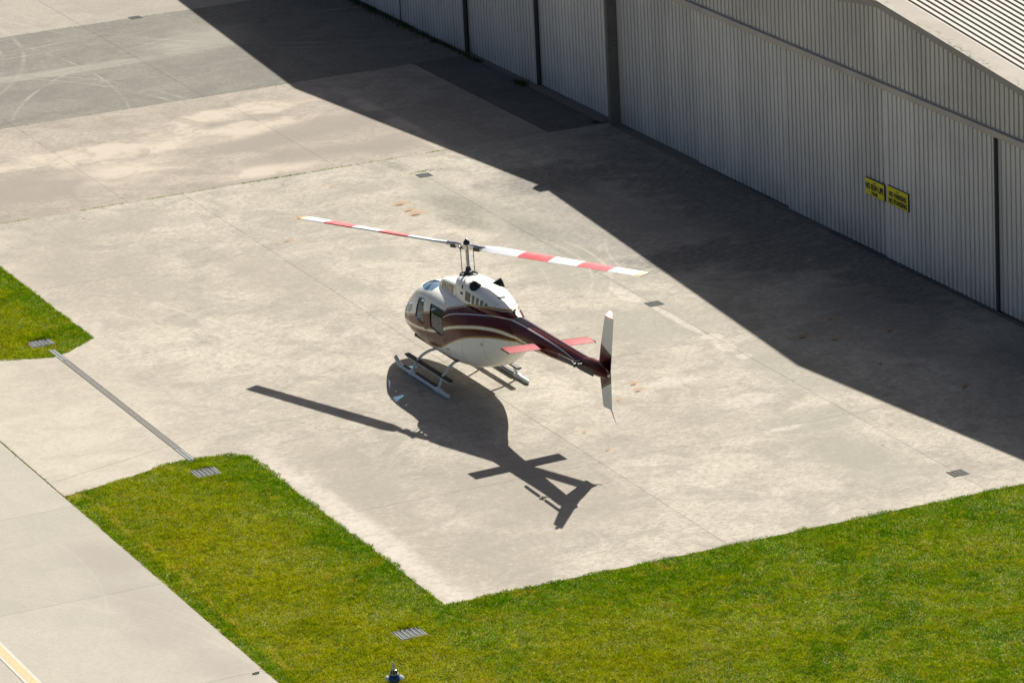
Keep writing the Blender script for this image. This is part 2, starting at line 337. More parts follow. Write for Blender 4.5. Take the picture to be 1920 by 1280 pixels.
def cap_mat():
    t = NT('barge_cap'); X, Y, Z = t.xyz()
    sp = t.noise(6.5, 6, .8, lo=.53, hi=.56); msk = t.noise(.55, 3, .5, lo=.44, hi=.54)
    edge = t.math('MULTIPLY', t.ramp(X, 11.73, 12.08, 1, .0), t.math('GREATER_THAN', X, 11.735))
    c = t.mix(t.noise(1.2, 3, .6, lo=.3, hi=.7), (.38, .352, .305), (.43, .40, .35))
    c = t.mix(t.math('MULTIPLY', t.math('MULTIPLY', sp, msk), t.math('MULTIPLY', edge, .9)), c, (.09, .09, .055))
    t.p(Base_Color=c, Roughness=.85, Specular_IOR_Level=.08); return t.m
M_cap = cap_mat()

# ---------------------------------------------------------------- ground and paving
gnd = MB().raw([(-1500, -1500, -.10), (1500, -1500, -.10), (1500, 1500, -.10), (-1500, 1500, -.10)], [(0, 1, 2, 3)]).build('ground', None)
def ground_mat():
    t = NT('far_ground'); n = t.noise(.05, 6, .65, lo=.35, hi=.65)
    t.p(Base_Color=t.mix(n, (.075, .09, .025), (.11, .10, .05)), Roughness=.95); return t.m
gnd.data.materials.append(ground_mat()); tag(gnd, kind='structure')

def slab(parent, poly, m, name='slab'):
    b = MB().prism(poly, -.09, 0, 'z'); o = b.build(name, m, parent); return o
def rect(x0, x1, y0, y1, g=.006):
    return [(x0+g, y0+g), (x1-g, y0+g), (x1-g, y1-g), (x0+g, y1-g)]
def paved(name, rects):
    r = bpy.data.objects.new(name, None); COL.objects.link(r); tag(r, kind='structure')
    return r
def bed(parent, poly):
    MB().raw([(x, y, -.02) for x, y in poly], [tuple(range(len(poly)))]).build('joint_bed', M_joint, parent)
apron = paved('apron', None)
bed(apron, [(-8, -12), (14, -12), (14, 60), (-8, 60), (-8, 14.5), (-5.93, 14.5), (-5.93, -12)])
XS = [-5.92, 0, 5.72, 11.62]; YS = [-12, -6.35, -.28, 5.74, 11.7, 17.55]
for i in range(3):
    for j in range(5):
        slab(apron, rect(XS[i]-(.013 if i == 0 else 0), XS[i+1], YS[j], YS[j+1], .004), M_pad)
slab(apron, rect(11.62, 14, -40, 17.55), M_pad)
for a, b in ((-18, -12), (-24, -18), (-30, -24)): slab(apron, rect(8.3, 11.62, a, b), M_pad)
for (x0, x1, y0, y1) in ((-8, -1.42, 17.55, 22.0), (-8, -1.42, 22.0, 26.3), (-1.42, 4.2, 17.55, 26.3), (4.2, 10.05, 17.55, 26.3)):
    slab(apron, rect(x0, x1, y0, y1, .0035), M_mid)
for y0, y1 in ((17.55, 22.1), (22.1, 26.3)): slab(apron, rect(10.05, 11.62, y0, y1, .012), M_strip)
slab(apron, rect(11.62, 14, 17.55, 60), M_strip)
for (x0, x1) in ((-8, -1.42), (-1.42, 3.92), (3.92, 11.62)):
    for (y0, y1) in ((26.3, 31.2), (31.2, 36.12)): slab(apron, rect(x0, x1, y0, y1, .0035), M_far)
    for (y0, y1) in ((36.12, 42), (42, 48), (48, 60)): slab(apron, rect(x0, x1, y0, y1, .0045), M_beyond)
link = paved('access_pavement', None)
A = [(-5.935, 7.45), (-5.935, -2.02), (-6.4, -1.75), (-6.98, -1.53), (-7.6, -1.62), (-8.4, -1.9), (-9.92, -2.34)]
B = [(-10.02, -2.3), (-10.02, 9.6), (-9.5, 8.3), (-8.9, 7.62), (-8.2, 7.1), (-7.65, 6.75), (-7.18, 6.58), (-6.7, 6.78), (-6.3, 7.15)]
bed(link, [(-10.03, -2.5), (-5.93, -2.5), (-5.93, 7.6), (-10.03, 9.7)])
slab(link, [(-5.927, 7.45), (-6.3, 7.15), (-6.7, 6.78), (-7.18, 6.58), (-7.65, 6.75), (-8.2, 7.1), (-8.9, 7.62), (-9.5, 8.3), (-10.03, 9.6), (-10.03, -1.42), (-5.927, -.14)][::-1], M_pad)
slab(link, [(-5.927, -.15), (-10.03, -1.43), (-10.03, -2.36), (-9.92, -2.34), (-8.4, -1.9), (-7.6, -1.62), (-6.98, -1.53), (-6.4, -1.75), (-5.927, -2.02)], M_pad)
taxi = paved('taxiway', None)
bed(taxi, [(-40, -45), (-10.06, -45), (-10.06, 45), (-40, 45)])
ty = [-43.5, -38.5, -33.5, -28.5, -23.5, -18.4, -13.25, -8.08, -3.0, 2.1, 7.2, 12.3, 17.4]
for j in range(len(ty)-1):
    for x0, x1 in ((-16.2, -10.06), (-22.3, -16.2)): slab(taxi, rect(x0, x1+(.006 if x1 > -11 else 0), ty[j], ty[j+1], .0035), M_taxi)
# centre line: yellow between two pale edges, one painted strip
ln = MB()
for (a, b) in ((-13.95, -13.78),): ln.box((a, -44, .004), (b, 17, .008))
o = ln.build('taxiway_line', M_yellow); tag(o, 'yellow painted line along the pale taxiway at lower left', 'painted line')
MB().box((-13.78, -44, .004), (-13.73, 17, .0075)).box((-14.0, -44, .004), (-13.95, 17, .0075)).build('line_edging', M_whitep, o)

# ---------------------------------------------------------------- grass
def grass_mat():
    t = NT('grass'); big = t.noise(.35, 4, .6, lo=.35, hi=.66); med = t.noise(1.5, 6, .7, lo=.40, hi=.62); sm = t.noise(7, 4, .7, lo=.3, hi=.72)
    att = t.n('Attribute', attribute_name='tint').outputs['Fac']
    c = t.mix(big, (.17, .33, .0005), (.31, .41, .0005))
    c = t.mix(t.math('MULTIPLY', med, .85), c, (.36, .40, .001))
    lush = t.noise(.8, 6, .68, dist=.8, lo=.48, hi=.60)
    c = t.mix(t.math('MULTIPLY', lush, .75), c, (.08, .225, .0005))
    c = t.mix(t.math('MULTIPLY', sm, .5), c, (.06, .165, .0005))
    X, Y, Z = t.xyz(); wv = t.noise(1.4, 5, .65)
    yel = addup(t, [blob(t, X, Y, -8.4, -7.2, 1.5, 5.2, 0, .6, wv, .8), blob(t, X, Y, -8.6, -14.5, 2.0, 3.0, 0, .7, wv, .9), blob(t, X, Y, -5.5, -16.5, 3.0, 2.2, 0, .7, wv, .9), blob(t, X, Y, -9, 9.5, 2.2, 2.5, 0, .8, wv, .9)])
    c = t.mix(t.math('MULTIPLY', yel, .5), c, (.45, .42, .002))
    edge = addup(t, [t.math('MULTIPLY', t.ramp(X, -6.9, -6.1), t.ramp(X, -5.85, -5.7, 1, 0)), t.math('MULTIPLY', t.ramp(Y, -13.9, -12.3), t.ramp(X, -5.6, -4.8)), t.ramp(X, -9.72, -9.85)])
    c = t.mix(t.math('MULTIPLY', edge, t.ramp(wv, .35, .65, .2, .8)), c, (.10, .26, .001))
    tuft = t.noise(3.6, 6, .78, dist=.5, lo=.46, hi=.62); c = t.mix(t.math('MULTIPLY', tuft, .5), c, (.045, .125, .0005))
    lite = t.noise(4.4, 6, .78, dist=.5, lo=.52, hi=.66); c = t.mix(t.math('MULTIPLY', lite, .6), c, (.47, .47, .004))
    dry = t.noise(1.9, 6, .75, dist=.9, lo=.55, hi=.68)
    c = t.mix(t.math('MULTIPLY', dry, .6), c, (.42, .31, .02))
    c = t.mix(t.ramp(att, .93, .985), c, (.40, .32, .05))
    c = t.mix(1.0, c, t.n('CombineColor', {0: t.ramp(att, 0, 1, .62, 1.6), 1: t.ramp(att, 0, 1, .62, 1.55), 2: t.ramp(att, 0, 1, .62, 1.5)}).outputs[0], 'MULTIPLY')
    t.p(Base_Color=c, Roughness=.9, Specular_IOR_Level=0.0)
    tr = t.n('BsdfTranslucent', {'Color': c}).outputs[0]
    mx = t.n('MixShader', {0: .38, 1: t.b.outputs[0], 2: tr}); t.t.links.new(mx.outputs[0], t.out.inputs[0]); return t.m
M_grass = grass_mat()
def inpoly(P, poly):
    x, y = P[:, 0], P[:, 1]; r = np.zeros(len(P), bool); n = len(poly)
    for i in range(n):
        (x1, y1), (x2, y2) = poly[i], poly[(i+1) % n]
        k = (y1 > y) != (y2 > y); r ^= k & (x < (x2-x1)*(y-y1)/((y2-y1)+1e-12)+x1)
    return r
def vnoise(P, s, seed):
    r = np.random.default_rng(seed); G = r.random((97, 97)); q = P*s; i = np.floor(q).astype(int); f = q-i; f = f*f*(3-2*f)
    g = lambda a, b: G[(i[:, 0]+a) % 97, (i[:, 1]+b) % 97]
    return (g(0, 0)*(1-f[:, 0])+g(1, 0)*f[:, 0])*(1-f[:, 1])+(g(0, 1)*(1-f[:, 0])+g(1, 1)*f[:, 0])*f[:, 1]
def blades(P, h, w, lean, seed, tint=None):
    r = np.random.default_rng(seed); n = len(P); a = r.random(n)*2*np.pi; b = r.random(n)*2*np.pi
    d = np.c_[np.cos(a), np.sin(a)]*(w*(.6+.8*r.random(n)))[:, None]; l = np.c_[np.cos(b), np.sin(b)]*(h*lean*r.random(n))[:, None]
    z0 = np.full(n, -.008); V = np.empty((n, 3, 3)); V[:, 0, :2] = P-d; V[:, 1, :2] = P+d; V[:, 2, :2] = P+l; V[:, 0, 2] = z0; V[:, 1, 2] = z0; V[:, 2, 2] = h
    me = bpy.data.meshes.new('blades'); me.vertices.add(n*3); me.vertices.foreach_set('co', V.ravel()); me.loops.add(n*3); me.loops.foreach_set('vertex_index', np.arange(n*3, dtype=np.int32))
    me.polygons.add(n); me.polygons.foreach_set('loop_start', np.arange(0, n*3, 3, dtype=np.int32)); me.update(calc_edges=True)
    at = me.attributes.new('tint', 'FLOAT', 'POINT'); at.data.foreach_set('value', np.repeat(r.random(n) if tint is None else tint, 3).astype(np.float32)); return me
M_thatch = plain('thatch', (.15, .17, .002), .95, 0, .35, 5)
GR = [(-7.07, 7.72), (-7.07, -2.53), (-7.08, -13.0)]          # grates lying in the grass
gl_n = [(-5.90, 7.5), (-5.90, 16.6), (-11.2, 16.6), (-10.0, 9.6), (-9.5, 8.3), (-8.9, 7.62), (-8.2, 7.1), (-7.65, 6.75), (-7.18, 6.58), (-6.7, 6.78), (-6.3, 7.15)]
gl_s = [(-10.05, -2.35), (-9.92, -2.34), (-8.4, -1.9), (-7.6, -1.62), (-6.98, -1.53), (-6.4, -1.75), (-5.92, -2.05), (-5.91, -11.99), (8.25, -11.99), (8.25, -30), (-10.05, -30)]
def grass(poly, dens, seed, ylo, label_soil):
    P0 = np.array(poly); lo, hi = P0.min(0), P0.max(0); r = np.random.default_rng(seed)
    n = int((hi-lo).prod()*dens); P = r.random((n, 2))*(hi-lo)+lo
    jit = (vnoise(P, 2.3, 5)-.5)*.16+(vnoise(P, 9, 6)-.5)*.09                        # uneven edge over the concrete
    Q = P+np.c_[jit, (vnoise(P+31, 2.3, 8)-.5)*.16+(vnoise(P+11, 9, 9)-.5)*.08]
    k = inpoly(Q, poly)
    for dx, dy in ((.035, 0), (-.035, 0), (0, .035), (0, -.035)): k |= inpoly(Q+np.array([dx, dy]), poly) & (r.random(n) < .6)
    k &= ~((P[:, 0] < -10.03) & (r.random(n) < .8)); k &= P[:, 0] > -10.09
    for gx, gy in GR: k &= ~((abs(P[:, 0]-gx) < .27+(vnoise(P, 8, 3)-.6)*.10) & (abs(P[:, 1]-gy) < .25+(vnoise(P, 8, 4)-.6)*.10))
    k &= ~((abs(P[:, 0]+7.03) < .06) & (((P[:, 1] > 6.5) & (P[:, 1] < 7.2)) | ((P[:, 1] < -1.3) & (P[:, 1] > -1.72))))
    k &= P[:, 1] > ylo
    P = P[k]; cl = vnoise(P, 1.1, 21)*.35+vnoise(P, 4.5, 22)*.4+vnoise(P, 9.0, 23)*.25
    e = np.zeros(len(P))
    for gx, gy in GR: e += np.exp(-((P[:, 0]-gx-.1)**2+(P[:, 1]-gy-.3)**2)/.06)
    h = .008+.055*cl**2.0+.075*np.minimum(e, 1)+.010*r.random(len(P))
    me = blades(P, h, .0068, 2.2, seed); at = np.empty(len(P)*3, np.float32); me.attributes['tint'].data.foreach_get('value', at)
    dc = -9.60+.16*(vnoise(P*np.array([0, 1.0])+3, 1.7, 44)-.5); dry = .75*np.exp(-((P[:, 0]-dc)/.09)**2)*np.clip(vnoise(P, 2.6, 41)*1.6-.25, 0, 1)*(P[:, 1] < -2.4)
    dry = np.maximum(dry, np.exp(-((P[:, 0]+9.85)**2+(P[:, 1]+2.45)**2)/.05))
    at = np.where(np.repeat(dry*r.random(len(P)) > .3, 3), .97, at).astype(np.float32); me.attributes['tint'].data.foreach_set('value', at); return me
for nm, poly, seed, ylo in (('grass', gl_n, 3, 6), ('grass', gl_s, 4, -21.5)):
    s = MB().raw([(x, y, -.008) for x, y in poly], [tuple(range(len(poly)))]).build('soil', M_thatch); tag(s, kind='structure')
    g = add(nm, grass(poly, 4300, seed, ylo, ''), M_grass); tag(g, kind='stuff')
    tag(g, 'short green lawn inside the left corner of the apron' if seed == 3 else 'mown green lawn along the front and left edges of the apron', 'grass')
# weeds and moss: in the transverse joint, along the wall foot of the far hangar, round the column
P = []
for i in range(2200):
    x = random.uniform(-6, 7.4); d = vnoise(np.array([[x*1.0, 3.3]]), 1.6, 77)[0]
    if random.random() < max(0, (d-.35)*1.6): P.append((x+random.gauss(0, .02), 17.55+random.gauss(0, .012)))
for i in range(160): P.append((random.uniform(-7, 7), 26.3+random.gauss(0, .015)))
for i in range(240): P.append((random.uniform(-7, 7), 36.12+random.gauss(0, .02)))
for i in range(260): P.append((-10.04+random.gauss(0, .012), random.uniform(-2.2, 9)))
for i in range(110):
    P.append((5.85+random.gauss(0, .25)+.0, 15.98+random.gauss(0, .03)) if i % 3 else (5.0+random.gauss(0, .25), 17.55+random.gauss(0, .02)))
P = np.array(P); w = add('joint_weeds', blades(P, .012+.035*RNG.random(len(P)), .009, 1.6, 33), M_grass); tag(w, 'small weeds growing in the concrete joints', 'weeds', kind='stuff')
P = []
for i in range(5200):
    y = random.uniform(25.2, 60); a = abs(random.gauss(0, .13))*(1.0 if y > 28 else .45)
    P.append((11.66-a, y))
for i in range(260): P.append((11.58+random.gauss(0, .08), 22.55+random.gauss(0, .16)))
P = np.array(P); w = add('wall_weeds', blades(P, .03+.11*RNG.random(len(P)), .012, .9, 35), plain('weed_olive', (.045, .062, .012), .9, 0, .4, 6)); tag(w, 'rough grass growing along the foot of the far hangar wall', 'weeds', kind='stuff')

# ---------------------------------------------------------------- drains
M_collar = plain('collar_concrete', (.17, .135, .095), .95, 0, .4, 14)
def grate(name, label, cat, loc, hx, hy, nb, grp, frame=.02, mf=None, mm=None, z=.012):
    t = thing(name, label, cat, loc, 0, grp); mf = mf or M_galv; mm = mm or M_grate
    b = MB().box((-hx, -hy, -.03), (hx, -hy+frame, z)).box((-hx, hy-frame, -.03), (hx, hy, z)).box((-hx, -hy+frame, -.03), (-hx+frame, hy-frame, z)).box((hx-frame, -hy+frame, -.03), (hx, hy-frame, z))
    b.build('frame', mf, t)
    me = None
    for i in range(nb):
        x = -hx+frame+(i+.5)*(2*hx-2*frame)/nb
        if me is None: me = MB().box((-.010, -hy+frame, -.028), (.010, hy-frame, z+.004)).me(); me.materials.append(mf)
        o = add('bar', me, None, t); o.location.x = x
    m = MB(); nf = 26
    for i in range(nf):
        y = -hy+frame+(i+.5)*(2*hy-2*frame)/nf; m.box((-hx+frame, y-.0042, -.026), (hx-frame, y+.0042, z-.004))
    for i in range(int(2*hx/.028)):
        x = -hx+frame+(i+.5)*.028; m.box((x-.003, -hy+frame, -.027), (x+.003, hy-frame, z-.006)) if x < hx-frame else None
    tag(m.build('fine_bars', mm, t), kind='stuff')
    if hx > .2:
        a, q = hx+.045, hy+.045
        MB().box((-a, -q, -.05), (a, -hy-.004, -.002)).box((-a, hy+.004, -.05), (a, q, -.002)).box((-a, -hy-.004, -.05), (-hx-.004, hy+.004, -.002)).box((hx+.004, -hy-.004, -.05), (a, hy+.004, -.002)).build('collar', M_collar, t)
    MB().box((-hx+.004, -hy+.004, -.032), (hx-.004, hy-.004, -.029)).build('pit', M_pit, t); return t
gl = 'steel drain grates in the grass'
grate('drain_grate', 'square steel grate in the grass triangle at the left edge', 'drain grate', (GR[0][0], GR[0][1], .004), .24, .2, 5, gl)
grate('drain_grate', 'square steel grate in the grass at the near end of the channel drain', 'drain grate', (GR[1][0], GR[1][1], .004), .25, .24, 5, gl)
grate('drain_grate', 'square steel grate in the grass nearest the blue taxiway light', 'drain grate', (GR[2][0], GR[2][1], .004), .25, .22, 5, gl)
gl = 'iron drain covers along the apron joint'
for lab, y in (('small iron drain cover in the sunny pad beside rust stains, left of the hangar shadow', 15.64), ('small iron drain cover above the tail fin, level with the rotor blade tip', 2.75), ('small iron drain cover at the far right beside the grass', -10.76), ('small iron drain cover on the far grey joint at upper left', 36.12)):
    grate('drain_cover', lab, 'drain cover', (5.72 if y < 30 else 5.56, y, -.0), .18, .17, 4, gl, .016, M_iron, M_iron, .006)
ch = thing('channel_drain', 'long narrow steel channel drain across the access pavement', 'channel drain', (-7.03, 2.7, .003))
b = MB().box((-.075, -4.38, -.02), (-.062, 4.42, .004)).box((.062, -4.38, -.02), (.075, 4.42, .004)); b.build('frame', M_iron, ch)
m = MB()
for i in range(300):
    y = -3.55+i*7.05/300; m.box((-.061, y, -.016), (.061, y+.013, .002))
tag(m.build('slot_bars', plain('channel_grating', (.20, .19, .175), .7, .2), ch), kind='stuff')
MB().box((-.061, -4.36, -.019), (.061, 4.40, -.017)).build('trough', M_pit, ch)
for a, c in ((-4.34, -3.56), (3.52, 4.40)):
    pl = MB().box((-.06, a, -.012), (.06, c, .003)).build('cover_plate', M_galv, ch); MB().box((-.012, a+.01, .0035), (.012, c-.01, .008)).build('rib', M_iron, pl)

# ---------------------------------------------------------------- hangars
SLOPE = .112
def corr(u0, u1, pitch=.2, gro=.06, d=.04):
    """profile of ribbed sheet: list of (u, depth)"""
    P = [(u0, 0)]; u = u0
    while u+pitch <= u1+1e-6:
        a = u+pitch-gro; P += [(a-.006, 0), (a, -d), (a+gro-.018, -d), (a+gro-.010, 0)]; u += pitch
    P.append((u1, 0)); out = [P[0]]
    for p in P[1:]:
        if p[0]-out[-1][0] > 1e-4: out.append(p)
    return out
def wall_sheet(name, m, parent, x, y0, y1, zb, zt, d=.048, gro=.07):
    """vertical ribbed sheet facing -x; zb, zt numbers or functions of y"""
    P = corr(y0, y1, .2, gro, d); v = []; f = []
    for (y, dd) in P:
        a = zb(y) if callable(zb) else zb; b = zt(y) if callable(zt) else zt
        v += [(x-dd, y, a), (x-dd, y, b)]
    n = len(P)
    for i in range(n-1): f.append((2*i, 2*i+1, 2*i+3, 2*i+2))
    k = len(v); v += [(x+.06, y0, v[0][2]), (x+.06, y0, v[1][2]), (x+.06, y1, v[2*n-2][2]), (x+.06, y1, v[2*n-1][2])]
    f += [(0, k, k+1, 1), (2*n-2, 2*n-1, k+3, k+2), (k, k+2, k+3, k+1)]
    me = bpy.data.meshes.new(name); me.from_pydata(v, [], f); me.update()
    return add(name, me, m, parent)
M_seam = plain('door_seam_grey', (.05, .052, .055), .7)
def hangar(label, apex, y0, y1, doors, zbeam=4.02, depth=26):
    t = thing('hangar', label, 'hangar', (0, 0, 0), 0, 'grey metal hangars')
    roof_z = lambda y: 6.0-SLOPE*abs(y-apex)
    for (a, b, x) in doors:
        dr = wall_sheet('door', M_clad, t, x, a, b, .03, zbeam-.01)
        MB().box((x-.012, a-.012, .02), (x+.075, a+.05, zbeam-.02)).build('edge_strip', M_seam, dr)
    gw = wall_sheet('gable_wall', M_clad2, t, 11.77, y0+.05, y1-.05, zbeam+.19, lambda y: roof_z(y)-.05)
    bevel(MB().box((11.69, y0+.05, zbeam), (12.2, y1-.05, zbeam+.15)).build('door_beam', M_beam, t), .012)
    MB().box((11.765, y0+.05, zbeam+.153), (12.0, y1-.05, zbeam+.19)).build('flashing', M_beam, t)
    for s in (0, 1):
        ya, yb = (y0, apex) if s == 0 else (apex, y1)
        za, zb = roof_z(ya), roof_z(yb)
        # roof sheet: ribs run down the slope; profile stepped in x
        prof = [(12.30, 0)]; x = 12.30
        while x < 12.3+depth:
            prof += [(x+.142, 0), (x+.147, .034), (x+.174, .034), (x+.18, 0)]; x += .18
        v = []; f = []
        for (x, h) in prof: v += [(x, ya, za+.02+h), (x, yb, zb+.02+h)]
        for i in range(len(prof)-1): f.append((2*i, 2*i+2, 2*i+3, 2*i+1))
        me = bpy.data.meshes.new('roof'); me.from_pydata(v, [], f); me.update(); add('roof', me, M_roof, t)
        # barge board: upright fascia plus flat cap
        v = []
        for (y, z) in ((ya, za), (yb, zb)):
            v += [(11.73, y, z-.11), (11.73, y, z+.05), (12.32, y, z+.062), (12.32, y, z+.0), (11.83, y, z-.0), (11.83, y, z-.11)]
        f = [(0, 1, 7, 6), (1, 2, 8, 7), (2, 3, 9, 8), (3, 4, 10, 9), (4, 5, 11, 10), (5, 0, 6, 11), (0, 5, 4, 3, 2, 1), (6, 7, 8, 9, 10, 11)]
        add('barge_board', mesh(v, f), M_cap, t)
    xe = 12.3+depth
    MB().prism([(y0+.1, 0), (y1-.1, 0), (y1-.1, roof_z(y1)-.1), (apex, 5.9), (y0+.1, roof_z(y0)-.1)], xe-.2, xe-.1, 'x').build('back_wall', M_clad, t)
    for y, s in ((y0, 1), (y1, -1)): MB().box((12.25, min(y+s*.05, y+s*.15), 0), (xe-.2, max(y+s*.05, y+s*.15), roof_z(y)-.06)).build('side_wall', M_clad, t)
    # floor guide rails in front of the doors
    for x in (11.70, 11.80, 11.9): MB().box((x-.012, y0+.5, .0), (x+.012, y1-.5, .018)).build('door_rail', M_iron, t)
    return t
V0, V1, V2, V3 = -11.3, 17.35, 46.1, 74.8
D1 = [(12.62, 17.21, 11.95), (7.75, 12.64, 11.89), (2.9, 7.77, 11.81), (-2.05, 2.92, 11.78), (-6.75, -2.03, 11.845), (-11.2, -6.7, 11.91)]
h1 = hangar('nearer hangar of grey ribbed steel with two yellow signs on its door', 3.05, V0, V1, D1)
D2 = [(17.39, 22.05, 11.95), (22.03, 26.5, 11.84), (26.48, 31.0, 11.72), (30.98, 35.5, 11.72), (35.48, 40.2, 11.84), (40.18, 45.9, 11.95)]
h2 = hangar('farther hangar of grey ribbed steel at top centre beyond the concrete column', 31.7, V1, V2, D2)
c_ = MB().box((11.67, 17.22, -.02), (12.05, 17.37, 2.22)).box((11.676, 17.226, 2.225), (12.05, 17.364, 4.7)).build('column', M_column, None)
bevel(c_, .01); tag(c_, 'slim grey concrete column between the two hangars', 'column')
g_ = MB().box((11.55, 17.2, 4.36), (12.3, 17.5, 4.56)).build('valley_gutter', M_beam, h1)
sill = MB().box((11.60, 17.65, -.01), (11.98, 22.2, .03)).box((11.64, 22.2, -.01), (11.86, 30, .03)).box((11.66, 12.6, -.01), (11.98, 16.94, .03)).box((11.66, 5.5, -.01), (11.80, 12.6, .024)).build('door_sill', M_column, h2)
MB().box((11.42, 17.66, -.03), (11.85, 17.9, .006)).build('sump', M_pit, h2)

# signs
M_sign = plain('sign_yellow', (.80, .74, .01), .45, 0, .06, 4); M_ink = plain('sign_black', (.015, .015, .013), .5)
def sign(label, y0, y1, z0, z1, lines):
    x = 11.735
    t = thing('wall_sign', label, 'sign', (x, (y0+y1)/2, (z0+z1)/2), 0, 'yellow warning signs on the hangar door')
    hy, hz = (y0-y1)/2, (z1-z0)/2
    bevel(MB().box((0, -hy, -hz), (.012, hy, hz)).build('panel', M_sign, t), .002)
    MB().box((.006, -hy-.008, -hz-.008), (.035, hy+.008, hz+.008)).build('backing', M_black, t)
    Rm = Matrix(((0, 0, -1, -.003), (-1, 0, 0, 0), (0, 1, 0, 0), (0, 0, 0, 1)))     # text x -> -y, text y -> z, faces -x
    for s, size, z, wid, bold in lines:
        me = text_mesh(s, size, .0008, bold); xs = [v.co.x for v in me.vertices]; k = wid/(max(xs)-min(xs)); c = (max(xs)+min(xs))/2
        for v in me.vertices: v.co.x = (v.co.x-c)*k
        add('lettering', me, M_ink, t, Matrix.Translation((0, 0, z)) @ Rm)
    MB().prism([(-.06, hz-.045), (.06, hz-.045), (.035, hz-.062), (.0, hz-.085), (-.035, hz-.062)], -.003, -.0005, 'x').build('emblem', M_ink, t)
    MB().prism([(-.085, hz-.045), (-.062, hz-.045), (-.062, hz-.05), (-.085, hz-.05)], -.003, -.0005, 'x'); return t
sign('yellow sign reading NO RUN UPS, the left one on the hangar door', 3.795, 2.915, 1.365, 1.74, [('NO RUN UPS', .19, .015, .84, .011), ('PLEASE', .10, -.125, .29, .006)])
sign('yellow sign reading NO PARKING NO STANDING, the right one on the hangar door', 2.74, 1.815, 1.374, 1.785, [('NO PARKING', .155, .035, .80, .009), ('NO STANDING', .155, -.12, .83, .009)])

# ---------------------------------------------------------------- taxiway light and scrap
tl = thing('taxiway_light', 'blue taxiway edge light with pointed pale guard standing in the grass at the bottom edge', 'taxiway light', (-8.27, -15.05, 0)); tl.scale = (.88, .88, .95)
MB().lathe([(.025, -.02), (.05, 0), (.05, .05), (.03, .06)], n=12).build('stem', plain('orange_paint', (.5, .16, .02), .6), tl, 40)
MB().lathe([(.06, .055), (.135, .06), (.128, .10), (.105, .15), (.085, .18), (.075, .19)], n=22).build('lamp_base', plain('blue_paint', (.01, .055, .18), .3, 0, .1), tl, 40)
MB().lathe([(.075, .19), (.078, .225), (.06, .26), (.02, .275)], n=16).build('lens', plain('lens_dark', (.03, .035, .028), .15), tl, 40)
for s_ in (-1, 1):
    me = MB().lathe([(.02, -.02), (.058, -.012), (.062, .012), (.02, .02)], n=16, M=Matrix.Rotation(R_(38), 4, 'X')).me(40)
    add('reflector', me, plain('reflector_white', (.82, .88, .9), .3), tl, Matrix.Translation((s_*.125, -.05*s_-.02, .105)))
b = MB()
for i in range(8):
    a = i*math.pi/4; b.tube([(.088*math.cos(a), .088*math.sin(a), .18), (.004*math.cos(a), .004*math.sin(a), .42)], .006, 6)
b.lathe([(.092, .182), (.095, .19), (.088, .198)], n=16); b.lathe([(.035, .33), (.018, .38), (.002, .435)], n=10)
b.build('guard_cone', plain('guard_white', (.60, .57, .45), .35, .3), tl)
sc = MB().tube([(-.06, 0, .012), (0, .03, .014), (.07, .015, .012)], .014, 7).box((-.03, -.02, .0), (.05, .02, .014)).build('rubber_scrap', M_black, None); sc.location = (-10.24, -13.33, .003)
tag(sc, 'small black scrap lying on the taxiway by the grass edge', 'debris')

# ---------------------------------------------------------------- helicopter
HB = Matrix.Translation((0, .03, 0)) @ Matrix.Rotation(R_(3.2), 4, 'X')      # the body leans a little on its gear
heli = thing('helicopter', 'maroon and white light helicopter with two-blade red and white rotor on the pad', 'helicopter', (0, 0, 0), 1.577)

def curve(t, x, pts, x0=-7.0, x1=3.0, z0=.3, z1=2.7):
    q = t.n('FloatCurve'); t.set(q.inputs['Value'], t.n('MapRange', {0: x, 1: x0, 2: x1, 3: 0.0, 4: 1.0}).outputs[0])
    c = q.mapping.curves[0]; P = sorted(((a-x0)/(x1-x0), (b-z0)/(z1-z0)) for a, b in pts)
    while len(c.points) < len(P): c.points.new(.5, .5)
    for k, (a, b) in zip(c.points, P): k.location = (a, b); k.handle_type = 'AUTO'
    q.mapping.update(); return t.n('MapRange', {0: q.outputs[0], 1: 0.0, 2: 1.0, 3: z0, 4: z1}).outputs[0]
WHITE, MAROON, GOLD = (.86, .88, .82), (.085, .006, .005), (.40, .26, .04)
CURVES = dict(
    top=[(-7, 2.65), (-4, 2.3), (-3.0, 2.25), (-2.6, 2.2), (-2.29, 2.13), (-2.12, 2.10), (-1.94, 2.09), (-1.6, 2.07), (-1.12, 1.985), (-.85, 1.93), (-.6, 1.85), (-.385, 1.775), (-.11, 1.686), (.02, 1.60), (.3, 1.51), (.91, 1.346), (1.53, 1.136), (2.4, .945), (3, .83)],
    thin=[(-7, 1.7), (-5.47, 1.885), (-5.07, 1.935), (-4.66, 1.962), (-4.26, 1.975), (-3.575, 1.985), (-2.54, 1.985), (-2.2, 1.972), (-1.457, 1.861), (-.57, 1.688), (-.255, 1.594), (-.07, 1.505), (.3, 1.25), (3, .3)],
    low=[(-7, 1.2), (-4.2, 1.62), (-3.35, 1.686), (-3.03, 1.695), (-2.7, 1.71), (-2.29, 1.715), (-1.724, 1.66), (-1.125, 1.544), (-.42, 1.358), (-.12, 1.253), (.327, 1.09), (.866, .985), (2.2, .82), (3, .74)],
    belly=[(-7, .5), (-4, 1.1), (-3.3, 1.5), (-3.1, 1.63), (-2.89, 1.625), (-2.57, 1.59), (-2.06, 1.527), (-1.65, 1.444), (-1.19, 1.327), (-.84, 1.203), (-.44, 1.026), (-.065, .85), (.385, .706), (.65, .668), (1.012, .64), (1.6, .6), (3, .55)])
